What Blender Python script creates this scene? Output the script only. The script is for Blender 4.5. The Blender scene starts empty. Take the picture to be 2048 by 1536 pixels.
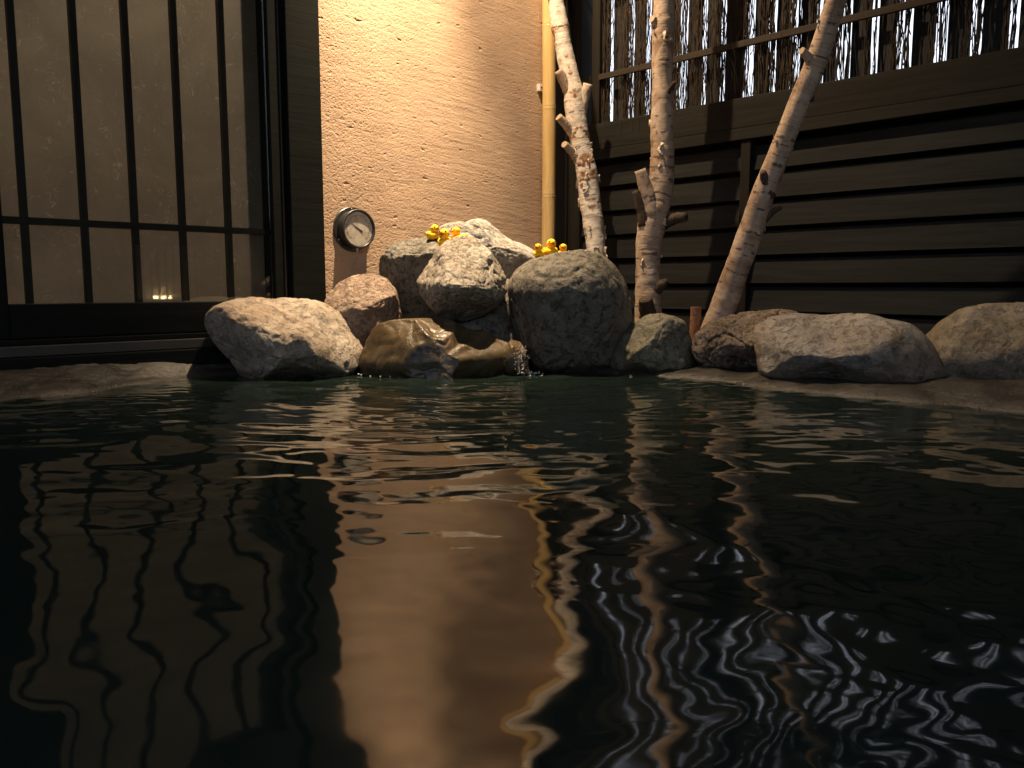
import bpy, bmesh, math, random
import numpy as np
from mathutils import Vector, Matrix
from mathutils.bvhtree import BVHTree

sc = bpy.context.scene
col = sc.collection
R = math.radians

# ------------------------------------------------------------------ camera
CAM_H = 0.26
F_PX, HALF_W, HALF_H, HORIZON = 1656.0, 1024.0, 768.0, 570.0
PITCH = math.atan((HALF_H - HORIZON) / F_PX)
cam_d = bpy.data.cameras.new('camera')
cam_d.sensor_width = 36.0
cam_d.lens = 36.0 * F_PX / (2 * HALF_W)
cam_d.clip_start = 0.02
cam_d.clip_end = 2000
cam = bpy.data.objects.new('camera', cam_d)
cam.location = (0, 0, CAM_H)
cam.rotation_euler = (math.pi / 2 - PITCH, 0, 0)
col.objects.link(cam)
sc.camera = cam

# ------------------------------------------------------------------ sky and sun (bright overcast day beyond the fence)
SUN_ELEV, SUN_AZ = 74.0, 20.0
world = bpy.data.worlds.new('World')
sc.world = world
world.use_nodes = True
wn = world.node_tree.nodes
wl = world.node_tree.links
bg = wn['Background']
sky = wn.new('ShaderNodeTexSky')
sky.sky_type = 'NISHITA'
sky.sun_disc = False
sky.sun_elevation = R(SUN_ELEV)
sky.sun_rotation = R(SUN_AZ)
sky.air_density = 1.0
sky.dust_density = 6.0
hs = wn.new('ShaderNodeHueSaturation')          # thin white overcast
hs.inputs['Saturation'].default_value = 0.6
wl.new(sky.outputs[0], hs.inputs['Color'])
wl.new(hs.outputs[0], bg.inputs['Color'])
bg.inputs['Strength'].default_value = 0.15
sun_d = bpy.data.lights.new('sun', 'SUN')
sun_d.energy = 1.2
sun_d.angle = R(12)
sun_d.color = (1.0, 0.96, 0.9)
sun = bpy.data.objects.new('sun', sun_d)
sv = Vector((math.sin(R(SUN_AZ)) * math.cos(R(SUN_ELEV)), math.cos(R(SUN_AZ)) * math.cos(R(SUN_ELEV)), math.sin(R(SUN_ELEV))))
sun.rotation_euler = sv.to_track_quat('Z', 'Y').to_euler()
sun.location = (0, -3, 8)
col.objects.link(sun)

vs = sc.view_settings
vs.view_transform = 'Standard'
vs.look = 'None'
vs.gamma = 1.0
vs.exposure = 1.3
vs.use_curve_mapping = False
sc.cycles.use_denoising = True
sc.cycles.max_bounces = 8
sc.cycles.transparent_max_bounces = 12
sc.cycles.caustics_reflective = False
sc.cycles.caustics_refractive = False
sc.cycles.sample_clamp_indirect = 6.0

# lamp of the place: warm spotlight under the roof, close to the plastered wall
LAMP_T, LAMP_P, LAMP_Z = 0.13, 0.32, 2.27
ROOM_E = 26.0                             # glow of the unseen lamp added behind the door paper
LAMP_COL = (1.0, 0.74, 0.47)
LAMP_CORE_W, LAMP_SPILL_W = 205.0, 92.0

# ------------------------------------------------------------------ geometry helpers
ct, st = math.cos(PITCH), math.sin(PITCH)

def ray(px, py):
    u = (px - HALF_W) / F_PX
    v = (HALF_H - py) / F_PX
    return np.array([u, ct + v * st, -st + v * ct])

def at(px, py, Y):                       # point seen at a pixel, Y metres ahead
    d = ray(px, py)
    return np.array([0, 0, CAM_H]) + d * (Y / d[1])

def on_z(px, py, z=0.0):
    d = ray(px, py)
    return np.array([0, 0, CAM_H]) + d * ((z - CAM_H) / d[2])

A0 = np.array([-0.54, 2.80])
ANG_A = math.atan2(1668.0, 1740.0)
dA = np.array([math.cos(ANG_A), math.sin(ANG_A)])
nA = np.array([math.sin(ANG_A), -math.cos(ANG_A)])     # towards the pool
T_CORNER = 1.057
CORN = A0 + dA * T_CORNER
dB = nA.copy()                                          # along the fence, towards the viewer
nB = -dA                                                # from the fence towards the pool
ANG_B = math.atan2(dB[1], dB[0])

def on_A(px, py, y=0.0):                 # (t, z) on the plane y metres behind the front of wall A
    d = ray(px, py)
    o = A0 - nA * y
    k = (o @ nA) / (d[:2] @ nA)
    p = d * k
    return float((p[:2] - A0) @ dA), float(p[2] + CAM_H)

def on_B(px, py, y=0.0):
    d = ray(px, py)
    o = CORN - nB * y
    k = (o @ nB) / (d[:2] @ nB)
    p = d * k
    return float((p[:2] - CORN) @ dB), float(p[2] + CAM_H)

def wA(t, p, z=0.0):                     # world from wall-A coordinates (p = metres in front of the wall)
    q = A0 + dA * t + nA * p
    return np.array([q[0], q[1], z])

def wB(s, p, z=0.0):
    q = CORN + dB * s + nB * p
    return np.array([q[0], q[1], z])

def _h(ix, iy, iz, seed):
    h = (ix.astype(np.int64) * 374761393 + iy.astype(np.int64) * 668265263 + iz.astype(np.int64) * 2147483647 + seed * 974634777) & 0xffffffff
    h = ((h ^ (h >> 13)) * 1274126177) & 0xffffffff
    h = ((h ^ (h >> 16)) * 2246822519) & 0xffffffff
    return (h ^ (h >> 15)) & 0xffffffff

def pnoise(P, seed=0):                   # gradient noise, about -1..1
    P = np.asarray(P, float)
    I = np.floor(P).astype(np.int64)
    f = P - I
    w = f * f * f * (f * (f * 6 - 15) + 10)
    out = np.zeros(len(P))
    for dx in (0, 1):
        for dy in (0, 1):
            for dz in (0, 1):
                h = _h(I[:, 0] + dx, I[:, 1] + dy, I[:, 2] + dz, seed)
                gx = (h & 1023) / 511.5 - 1
                gy = ((h >> 10) & 1023) / 511.5 - 1
                gz = ((h >> 20) & 1023) / 511.5 - 1
                dot = gx * (f[:, 0] - dx) + gy * (f[:, 1] - dy) + gz * (f[:, 2] - dz)
                wt = (w[:, 0] if dx else 1 - w[:, 0]) * (w[:, 1] if dy else 1 - w[:, 1]) * (w[:, 2] if dz else 1 - w[:, 2])
                out += wt * dot
    return out * 1.3

def fbm(P, seed=0, oct=4, gain=0.5, lac=2.1, ridged=False):
    a, s, tot = 1.0, 0.0, 0.0
    Q = np.asarray(P, float).copy()
    for i in range(oct):
        n = pnoise(Q, seed + i * 17)
        if ridged:
            n = 1 - 2 * np.abs(n)
        s = s + a * n
        tot += a
        a *= gain
        Q = Q * lac + 13.7
    return s / tot

def mk(name, verts, faces, mat, parent=None, smooth=False, uv=None):
    me = bpy.data.meshes.new(name)
    v = verts.tolist() if hasattr(verts, 'tolist') else verts
    f = faces.tolist() if hasattr(faces, 'tolist') else faces
    me.from_pydata(v, [], f)
    me.materials.append(mat)
    if smooth:
        me.polygons.foreach_set('use_smooth', [True] * len(me.polygons))
    if uv is not None:
        ul = me.uv_layers.new(name='UVMap')
        idx = np.empty(len(me.loops), int)
        me.loops.foreach_get('vertex_index', idx)
        ul.data.foreach_set('uv', np.asarray(uv)[idx].ravel())
    me.update()
    o = bpy.data.objects.new(name, me)
    col.objects.link(o)
    if parent:
        o.parent = parent
    return o

def bm_obj(name, bm, mat, parent=None, smooth=False):
    me = bpy.data.meshes.new(name)
    bm.normal_update()
    bm.to_mesh(me)
    bm.free()
    me.materials.append(mat)
    if smooth:
        me.polygons.foreach_set('use_smooth', [True] * len(me.polygons))
    o = bpy.data.objects.new(name, me)
    col.objects.link(o)
    if parent:
        o.parent = parent
    return o

def box(name, x0, x1, y0, y1, z0, z1, mat, parent=None, bev=0.002, wob=0.0):
    bm = bmesh.new()
    bmesh.ops.create_cube(bm, size=1)
    for v in bm.verts:
        v.co = Vector(((x0 + x1) / 2 + v.co.x * (x1 - x0), (y0 + y1) / 2 + v.co.y * (y1 - y0), (z0 + z1) / 2 + v.co.z * (z1 - z0)))
        if wob:
            v.co += Vector((random.uniform(-wob, wob), random.uniform(-wob, wob), random.uniform(-wob, wob)))
    if bev:
        bmesh.ops.bevel(bm, geom=bm.edges[:], offset=bev, segments=2, affect='EDGES', profile=0.6)
    return bm_obj(name, bm, mat, parent)

def empty(name, loc=(0, 0, 0), rz=0.0):
    o = bpy.data.objects.new(name, None)
    o.empty_display_size = 0.1
    o.location = [float(a) for a in loc]
    o.rotation_euler = (0, 0, rz)
    col.objects.link(o)
    return o

def tag(o, label=None, cat=None, group=None, kind=None):
    if label:
        o['label'] = label
    if cat:
        o['category'] = cat
    if group:
        o['group'] = group
    if kind:
        o['kind'] = kind
    return o

def grid_faces(nu, nv):                  # nu columns, nv rows of vertices, index = j*nu+i
    i, j = np.meshgrid(np.arange(nu - 1), np.arange(nv - 1))
    a = (j * nu + i).ravel()
    return np.stack([a, a + 1, a + 1 + nu, a + nu], 1)

def tube(path, radii, sides=14, caps=True, ref=None):
    path = np.asarray(path, float)
    n = len(path)
    tan = np.gradient(path, axis=0)
    tan /= np.linalg.norm(tan, axis=1)[:, None]
    up = np.array(ref if ref is not None else (0.0, -1.0, 0.05))
    V, UV = [], []
    length = 0.0
    for i in range(n):
        if i:
            length += np.linalg.norm(path[i] - path[i - 1])
        a = up - tan[i] * (up @ tan[i])
        a /= np.linalg.norm(a)
        b = np.cross(tan[i], a)
        th = np.linspace(0, 2 * math.pi, sides, endpoint=False)
        V.append(path[i] + radii[i] * (np.cos(th)[:, None] * a + np.sin(th)[:, None] * b))
        UV.append(np.stack([np.abs(th / math.pi - 1), np.full(sides, length)], 1))
    V = np.concatenate(V)
    UV = np.concatenate(UV)
    F = []
    for i in range(n - 1):
        for k in range(sides):
            k2 = (k + 1) % sides
            F.append([i * sides + k, i * sides + k2, (i + 1) * sides + k2, (i + 1) * sides + k])
    if caps:
        F.append(list(range(sides))[::-1])
        F.append([(n - 1) * sides + k for k in range(sides)])
    return V, F, UV

def resample(pts, n):                    # Catmull-Rom through rows of pts
    pts = np.asarray(pts, float)
    m = len(pts)
    ext = np.vstack([2 * pts[0] - pts[1], pts, 2 * pts[-1] - pts[-2]])
    out = []
    for q in np.linspace(0, m - 1 - 1e-6, n):
        i = int(q)
        f = q - i
        p0, p1, p2, p3 = ext[i], ext[i + 1], ext[i + 2], ext[i + 3]
        out.append(0.5 * (2 * p1 + (p2 - p0) * f + (2 * p0 - 5 * p1 + 4 * p2 - p3) * f * f + (3 * p1 - p0 - 3 * p2 + p3) * f ** 3))
    return np.array(out)

# ------------------------------------------------------------------ materials
class NT:
    def __init__(self, name):
        self.m = bpy.data.materials.new(name)
        self.m.use_nodes = True
        self.t = self.m.node_tree
        self.n = self.t.nodes
        self.b = self.n['Principled BSDF']
        self.out = self.n['Material Output']
    def add(self, kind, **kw):
        nd = self.n.new(kind)
        for k, v in kw.items():
            setattr(nd, k, v)
        return nd
    def link(self, a, b):
        self.t.links.new(a, b)
    def coord(self, what='Object', scale=(1, 1, 1), loc=(0, 0, 0), rot=(0, 0, 0)):
        tc = self.add('ShaderNodeTexCoord')
        mp = self.add('ShaderNodeMapping')
        mp.inputs['Scale'].default_value = scale
        mp.inputs['Location'].default_value = loc
        mp.inputs['Rotation'].default_value = rot
        self.link(tc.outputs[what], mp.inputs['Vector'])
        return mp.outputs[0]
    def noise(self, vec, scale, detail=5, rough=0.55, dist=0.0):
        nd = self.add('ShaderNodeTexNoise')
        nd.inputs['Scale'].default_value = scale
        nd.inputs['Detail'].default_value = detail
        nd.inputs['Roughness'].default_value = rough
        nd.inputs['Distortion'].default_value = dist
        self.link(vec, nd.inputs['Vector'])
        return nd.outputs['Fac']
    def voro(self, vec, scale, feature='F1'):
        nd = self.add('ShaderNodeTexVoronoi', feature=feature)
        nd.inputs['Scale'].default_value = scale
        self.link(vec, nd.inputs['Vector'])
        return nd.outputs['Distance']
    def ramp(self, fac, stops):
        r = self.add('ShaderNodeValToRGB')
        e = r.color_ramp.elements
        while len(e) < len(stops):
            e.new(0.5)
        for i, (p, c) in enumerate(stops):
            e[i].position = p
            e[i].color = (c, c, c, 1) if not hasattr(c, '__len__') else (*c, 1)
        self.link(fac, r.inputs['Fac'])
        return r.outputs['Color']
    def mix(self, fac, a, b, blend='MIX'):
        m = self.add('ShaderNodeMix', data_type='RGBA', blend_type=blend)
        for sock, v in ((m.inputs[0], fac), (m.inputs[6], a), (m.inputs[7], b)):
            if hasattr(v, 'links') or hasattr(v, 'is_linked'):
                self.link(v, sock)
            elif hasattr(v, '__len__'):
                sock.default_value = (*v, 1)
            else:
                sock.default_value = v
        return m.outputs[2]
    def math(self, op, a, b=None):
        m = self.add('ShaderNodeMath', operation=op)
        for s, v in zip(m.inputs, (a, b)):
            if v is None:
                continue
            if hasattr(v, 'is_linked'):
                self.link(v, s)
            else:
                s.default_value = v
        return m.outputs[0]
    def bump(self, height, dist, strength=1.0, normal=None):
        b = self.add('ShaderNodeBump')
        b.inputs['Distance'].default_value = dist
        b.inputs['Strength'].default_value = strength
        self.link(height, b.inputs['Height'])
        if normal is not None:
            self.link(normal, b.inputs['Normal'])
        return b.outputs[0]
    def set(self, **kw):
        for k, v in kw.items():
            s = self.b.inputs[k.replace('_', ' ')]
            if hasattr(v, 'is_linked'):
                self.link(v, s)
            elif hasattr(v, '__len__') and len(v) == 3:
                s.default_value = (*v, 1)
            else:
                s.default_value = v
        return self

def mat_rock(name, dark, mid, light, seed, scale=7.0, rough=0.75, spec=0.35, stain=None, bump=0.009, pits=0.6, coat=0.0, band=None):
    gr = lambda q: tuple(0.86 * x + 0.14 * (sum(q) / 3) for x in q)
    if coat == 0.0:
        dark, mid, light = gr(dark), gr(mid), gr(light)
        stain = gr(stain) if stain else None
    n = NT(name)
    v = n.coord('Object', loc=(seed * 3.1, seed * 1.7, seed * 2.3))
    big = n.noise(v, scale, 8, 0.62, 0.6)
    c = n.ramp(big, [(0.32, dark), (0.5, mid), (0.68, light)])
    vs_ = n.coord('Object', loc=(seed * 1.1, seed, 0), scale=(1, 1, 2.6), rot=(0.5, 0.3, 0.4))
    vein = n.noise(vs_, scale * 2.2, 6, 0.6, 1.2)
    vr = n.ramp(vein, [(0.46, 0.0), (0.5, 1.0), (0.54, 0.0)])
    c = n.mix(n.math('MULTIPLY', vr, 0.45), c, light)
    if stain:
        s = n.ramp(n.noise(v, scale * 0.8, 4, 0.6, 0.8), [(0.45, 0.0), (0.62, 0.85)])
        c = n.mix(s, c, stain)
    if band:                                              # paler mineral seam running through the stone
        sx = n.add('ShaderNodeSeparateXYZ')
        n.link(n.coord('Object'), sx.inputs[0])
        wob = n.math('MULTIPLY', n.math('SUBTRACT', n.noise(v, 12, 4, 0.6), 0.5), 0.035)
        off = n.math('ABSOLUTE', n.math('SUBTRACT', n.math('ADD', sx.outputs[0], wob), (band[0] + band[1]) / 2))
        mr = n.ramp(n.math('MULTIPLY', off, 10.0), [((band[1] - band[0]) * 4.6, 1.0), ((band[1] - band[0]) * 5.6, 0.0)])
        c = n.mix(n.math('MULTIPLY', mr, 0.85), c, band[2])
    grain = n.noise(v, scale * 28, 3, 0.7)
    c = n.mix(0.42, c, n.ramp(grain, [(0.3, 0.4), (0.7, 1.0)]), 'MULTIPLY')
    pit = n.ramp(n.noise(v, scale * 7, 5, 0.72, 0.3), [(0.36, 0.0), (0.48, 1.0)])
    c = n.mix(n.math('MULTIPLY', n.math('SUBTRACT', 1.0, pit), pits), c, tuple(x * 0.45 for x in dark))
    geo = n.add('ShaderNodeNewGeometry')                  # soaked band just above the waterline
    sz = n.add('ShaderNodeSeparateXYZ')
    n.link(geo.outputs['Position'], sz.inputs[0])
    lvl = n.math('ADD', sz.outputs[2], n.math('MULTIPLY', n.math('SUBTRACT', n.noise(v, 9, 4, 0.6), 0.5), 0.05))
    wet = n.ramp(n.math('MULTIPLY', lvl, 10.0), [(0.12, 1.0), (0.30, 0.0)])
    c = n.mix(n.math('MULTIPLY', wet, 0.75), c, n.mix(1.0, c, (0.35, 0.33, 0.28), 'MULTIPLY'))
    rough = n.math('SUBTRACT', rough, n.math('MULTIPLY', wet, max(rough - 0.3, 0.0)))
    b1 = n.bump(n.noise(v, scale * 3, 9, 0.66, 0.4), bump * 2.0, 1.0)
    b2 = n.bump(pit, bump * 0.5, 0.8, b1)
    b3 = n.bump(grain, bump * 0.25, 0.8, b2)
    n.set(Base_Color=c, Roughness=rough, Normal=b3)
    n.b.inputs['Specular IOR Level'].default_value = spec
    n.b.inputs['Coat Weight'].default_value = coat
    n.b.inputs['Coat Roughness'].default_value = 0.12
    return n.m

def mat_wood(name, c1, c2, axis='x', rough=0.55, spec=0.3, scale=1.0, bump=0.0008):
    n = NT(name)
    sc_ = {'x': (1.2, 22, 22), 'z': (22, 22, 1.2)}[axis]
    oi = n.add('ShaderNodeObjectInfo')
    tc = n.add('ShaderNodeTexCoord')
    mp = n.add('ShaderNodeMapping')
    mp.inputs['Scale'].default_value = tuple(s * scale for s in sc_)
    n.link(tc.outputs['Object'], mp.inputs['Vector'])
    add = n.add('ShaderNodeVectorMath', operation='ADD')
    n.link(mp.outputs[0], add.inputs[0])
    mul = n.math('MULTIPLY', oi.outputs['Random'], 37.0)
    n.link(mul, add.inputs[1])
    g = n.noise(add.outputs[0], 3.0, 7, 0.65, 0.5)
    g2 = n.noise(add.outputs[0], 0.7, 3, 0.5)
    c = n.mix(n.ramp(g, [(0.3, 0.0), (0.7, 1.0)]), c1, c2)
    c = n.mix(0.5, c, n.ramp(g2, [(0.3, 0.5), (0.7, 1.0)]), 'MULTIPLY')
    r = n.math('ADD', n.math('MULTIPLY', g2, 0.25), rough - 0.12)
    n.set(Base_Color=c, Roughness=r, Normal=n.bump(g, bump))
    n.b.inputs['Specular IOR Level'].default_value = spec
    return n.m

def mat_plain(name, c, rough=0.5, spec=0.4, metal=0.0, nscale=40.0, var=0.25):
    n = NT(name)
    v = n.coord('Object')
    k = n.noise(v, nscale, 4, 0.6)
    cc = n.mix(n.ramp(k, [(0.3, 0.0), (0.7, 1.0)]), tuple(x * (1 - var) for x in c), c)
    n.set(Base_Color=cc, Roughness=n.math('ADD', n.math('MULTIPLY', k, 0.2), rough - 0.1), Metallic=metal)
    n.b.inputs['Specular IOR Level'].default_value = spec
    return n.m

def make_stucco():
    n = NT('stucco')
    v = n.coord('Object')
    big = n.noise(v, 3.0, 5, 0.55)
    c = n.ramp(big, [(0.3, (0.48, 0.335, 0.228)), (0.7, (0.61, 0.44, 0.305))])
    vst = n.coord('Object', scale=(6, 1, 60), rot=(0, 0.05, 0))
    streak = n.noise(vst, 2.0, 6, 0.65, 0.3)
    c = n.mix(0.16, c, n.ramp(streak, [(0.35, 0.55), (0.6, 1.0)]), 'MULTIPLY')
    grain = n.noise(v, 420, 4, 0.7)
    c = n.mix(0.35, c, n.ramp(grain, [(0.3, 0.5), (0.65, 1.0)]), 'MULTIPLY')
    b1 = n.bump(streak, 0.0006, 0.8)
    b2 = n.bump(grain, 0.0018, 1.0, b1)
    n.set(Base_Color=c, Roughness=0.92, Normal=b2)
    n.b.inputs['Specular IOR Level'].default_value = 0.15
    return n.m

def make_bark(name='birch_bark', stops=((0.30, (0.24, 0.15, 0.095)), (0.45, (0.42, 0.305, 0.215)), (0.62, (0.54, 0.42, 0.315)), (0.8, (0.60, 0.49, 0.385))), lt=0.40, bs=14):
    n = NT(name)
    tc = n.add('ShaderNodeTexCoord')
    def uvmap(sx, sy):
        mp = n.add('ShaderNodeMapping')
        mp.inputs['Scale'].default_value = (sx, sy, 1)
        oi = n.add('ShaderNodeObjectInfo')
        ml = n.math('MULTIPLY', oi.outputs['Random'], 9.0)
        ad = n.add('ShaderNodeVectorMath', operation='ADD')
        n.link(tc.outputs['UV'], mp.inputs['Vector'])
        n.link(mp.outputs[0], ad.inputs[0])
        n.link(ml, ad.inputs[1])
        return ad.outputs[0]
    fine = n.noise(uvmap(2.5, 240), 1.0, 6, 0.65, 0.4)
    broad = n.noise(uvmap(2.0, bs), 1.0, 6, 0.62, 0.8)
    c = n.ramp(broad, list(stops))
    c = n.mix(0.5, c, n.ramp(fine, [(0.33, 0.42), (0.58, 1.0)]), 'MULTIPLY')
    lent = n.ramp(n.noise(uvmap(3.5, 95), 1.0, 2, 0.45), [(lt - 0.08, 1.0), (lt, 0.0)])
    c = n.mix(n.math('MULTIPLY', lent, 0.85), c, (0.07, 0.045, 0.03))
    scar = n.ramp(n.noise(uvmap(3.2, 16), 1.0, 5, 0.6, 0.5), [(0.27, 1.0), (0.33, 0.0)])
    c = n.mix(n.math('MULTIPLY', scar, 0.9), c, (0.04, 0.028, 0.02))
    b1 = n.bump(fine, 0.0015, 0.9)
    b2 = n.bump(broad, 0.004, 0.7, b1)
    n.set(Base_Color=c, Roughness=0.75, Normal=b2)
    n.b.inputs['Specular IOR Level'].default_value = 0.25
    return n.m

def make_concrete(name, c1, c2, rough=0.45):
    n = NT(name)
    v = n.coord('Object')
    a = n.noise(v, 9, 8, 0.65, 0.5)
    g = n.noise(v, 160, 4, 0.7)
    c = n.mix(n.ramp(a, [(0.32, 0.0), (0.68, 1.0)]), c1, c2)
    c = n.mix(0.6, c, n.ramp(g, [(0.3, 0.35), (0.7, 1.0)]), 'MULTIPLY')
    b = n.bump(g, 0.003, 0.8, n.bump(a, 0.02, 0.7))
    n.set(Base_Color=c, Roughness=n.math('ADD', n.math('MULTIPLY', a, 0.5), rough - 0.25), Normal=b)
    n.b.inputs['Specular IOR Level'].default_value = 0.5
    return n.m

def make_water():
    n = NT('pool_water')
    v = n.coord('Object')
    murk = n.noise(v, 2.5, 3, 0.5)
    n.set(Base_Color=n.mix(murk, (0.0078, 0.0142, 0.0115), (0.0112, 0.0205, 0.0168)), Roughness=0.05, IOR=1.333)
    n.b.inputs['Specular IOR Level'].default_value = 0.5
    return n.m

def make_glass():
    n = NT('window_glass')
    n.n.remove(n.b)
    tr = n.add('ShaderNodeBsdfTransparent')
    tr.inputs[0].default_value = (0.93, 0.95, 0.93, 1)
    gl = n.add('ShaderNodeBsdfGlossy')
    gl.inputs['Roughness'].default_value = 0.02
    fr = n.add('ShaderNodeFresnel')
    fr.inputs[0].default_value = 1.52
    v = n.coord('Object')
    dust = n.noise(v, 60, 4, 0.6)
    df = n.add('ShaderNodeBsdfDiffuse')
    df.inputs[0].default_value = (0.5, 0.45, 0.38, 1)
    mx = n.add('ShaderNodeMixShader')
    n.link(fr.outputs[0], mx.inputs[0])
    n.link(tr.outputs[0], mx.inputs[1])
    n.link(gl.outputs[0], mx.inputs[2])
    m2 = n.add('ShaderNodeMixShader')
    n.link(n.math('MULTIPLY', dust, 0.02), m2.inputs[0])
    n.link(mx.outputs[0], m2.inputs[1])
    n.link(df.outputs[0], m2.inputs[2])
    n.link(m2.outputs[0], n.out.inputs['Surface'])
    return n.m

def make_paper():
    n = NT('washi_paper')
    v = n.coord('Object')
    a = n.noise(v, 4, 6, 0.65, 0.6)
    f = n.noise(n.coord('Object', scale=(40, 1, 14)), 6, 5, 0.7, 2.0)
    c = n.mix(n.ramp(a, [(0.3, 0.0), (0.7, 1.0)]), (0.31, 0.26, 0.20), (0.45, 0.38, 0.29))
    c = n.mix(0.35, c, n.ramp(f, [(0.35, 0.6), (0.7, 1.0)]), 'MULTIPLY')
    for sc_, dist, off in ((9, 2.2, 0.0), (14, 3.0, 5.0)):           # long fibres in the handmade paper
        vv = n.coord('Object', loc=(off, 0, off * 1.7))
        ln = n.ramp(n.noise(vv, sc_, 2, 0.5, dist), [(0.488, 0.0), (0.5, 1.0), (0.512, 0.0)])
        mk_ = n.ramp(n.noise(vv, sc_ * 1.6, 2, 0.5), [(0.55, 0.0), (0.62, 1.0)])
        c = n.mix(n.math('MULTIPLY', n.math('MULTIPLY', ln, mk_), 0.6), c, (0.78, 0.68, 0.53))
    df = n.add('ShaderNodeBsdfDiffuse')
    n.link(c, df.inputs['Color'])
    tl = n.add('ShaderNodeBsdfTranslucent')
    n.link(c, tl.inputs['Color'])
    mx = n.add('ShaderNodeMixShader')
    mx.inputs[0].default_value = 0.5
    n.link(df.outputs[0], mx.inputs[1])
    n.link(tl.outputs[0], mx.inputs[2])
    n.n.remove(n.b)
    n.link(mx.outputs[0], n.out.inputs['Surface'])
    return n.m

def make_emit(name, c, s):
    n = NT(name)
    n.set(Base_Color=c, Emission_Color=c, Emission_Strength=s)
    return n.m

M = {}
M['stucco'] = make_stucco()
M['bark'] = make_bark()
M['bark_white'] = make_bark('peeling_birch_bark', ((0.36, (0.20, 0.09, 0.05)), (0.43, (0.42, 0.25, 0.15)), (0.47, (0.72, 0.62, 0.50)), (0.7, (0.85, 0.79, 0.70))), 0.36, 22)
M['water'] = make_water()
M['glass'] = make_glass()
M['paper'] = make_paper()
M['frame'] = mat_wood('black_frame', (0.004, 0.0052, 0.0045), (0.008, 0.0095, 0.0082), 'x', 0.7, 0.1)
M['lattice'] = mat_wood('lattice_wood', (0.016, 0.014, 0.011), (0.034, 0.028, 0.02), 'z', 0.6, 0.3)
M['track'] = mat_plain('sill_track', (0.045, 0.043, 0.038), 0.4, 0.5)
M['board'] = mat_wood('fence_board', (0.015, 0.0158, 0.0148), (0.027, 0.0272, 0.025), 'x', 0.75, 0.06)
M['sillwood'] = mat_wood('fence_sill', (0.016, 0.0155, 0.0125), (0.029, 0.0265, 0.021), 'x', 0.75, 0.06)
M['slat'] = mat_wood('fence_slat', (0.022, 0.021, 0.02), (0.045, 0.042, 0.04), 'z', 0.75, 0.08)
M['post'] = mat_wood('dark_post', (0.013, 0.011, 0.0085), (0.024, 0.02, 0.015), 'z', 0.7, 0.08)
M['batten'] = mat_wood('fence_batten', (0.035, 0.027, 0.02), (0.05, 0.04, 0.03), 'x', 0.75, 0.08)
M['twig'] = mat_plain('dry_twigs', (0.062, 0.045, 0.032), 0.85, 0.15, 0, 25, 0.6)
M['concrete'] = make_concrete('kerb_concrete', (0.024, 0.021, 0.016), (0.075, 0.067, 0.056), 0.34)
M['soil'] = make_concrete('ground_soil', (0.07, 0.055, 0.04), (0.13, 0.11, 0.085), 0.9)
M['roofm'] = mat_wood('roof_boards', (0.03, 0.024, 0.018), (0.055, 0.044, 0.033), 'x', 0.8, 0.2)
M['cut'] = mat_plain('cut_wood', (0.55, 0.40, 0.26), 0.8, 0.2, 0, 300, 0.45)
M['peel'] = mat_plain('peeling_bark', (0.74, 0.60, 0.46), 0.8, 0.2, 0, 90, 0.6)
M['deadbark'] = mat_plain('dead_bark', (0.11, 0.078, 0.055), 0.9, 0.15, 0, 120, 0.7)
M['redbark'] = mat_plain('red_bark', (0.36, 0.17, 0.09), 0.8, 0.2, 0, 60, 0.6)
M['duck'] = mat_plain('yellow_rubber', (1.0, 0.58, 0.02), 0.6, 0.25, 0, 20, 0.06)
M['beak'] = mat_plain('orange_rubber', (0.95, 0.30, 0.02), 0.6, 0.25, 0, 20, 0.1)
M['eye'] = mat_plain('black_paint', (0.015, 0.012, 0.01), 0.3, 0.5)
M['gunmetal'] = mat_plain('black_enamel', (0.032, 0.034, 0.033), 0.38, 0.5, 0.1, 60, 0.4)
M['steel'] = mat_plain('screw_steel', (0.6, 0.58, 0.55), 0.3, 0.5, 0.9)
M['wire'] = mat_plain('copper_wire', (0.42, 0.30, 0.20), 0.6, 0.4)
M['clip'] = mat_plain('white_plastic', (0.7, 0.68, 0.62), 0.4, 0.5)
M['foam'] = mat_plain('water_drops', (0.75, 0.75, 0.72), 0.08, 0.8)

# ------------------------------------------------------------------ setting: ground, assumed roof and rear walls
def rA(t, p):
    q = A0 + dA * t + nA * p
    return (float(q[0]), float(q[1]))
def ring_ground():
    inner = [rA(-3.7, -0.02), rA(T_CORNER + 0.02, -0.02), rA(T_CORNER + 0.02, 4.1), rA(-3.7, 4.1)]
    outer = [rA(-260, 260 * -1), rA(260, -260), rA(260, 260), rA(-260, 260)]
    V = [(*p, 0.02) for p in inner] + [(*p, 0.02) for p in outer]
    return V, [[i, (i + 1) % 4, 4 + (i + 1) % 4, 4 + i][::-1] for i in range(4)]
V, Fc = ring_ground()
tag(mk('ground', V, Fc, M['soil']), kind='structure')

frameA = ((float(A0[0]), float(A0[1]), 0.0), ANG_A)
def roomA(o):
    o.location = frameA[0]
    o.rotation_euler = (0, 0, frameA[1])
    return o
ROOF_Z = 2.70
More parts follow.
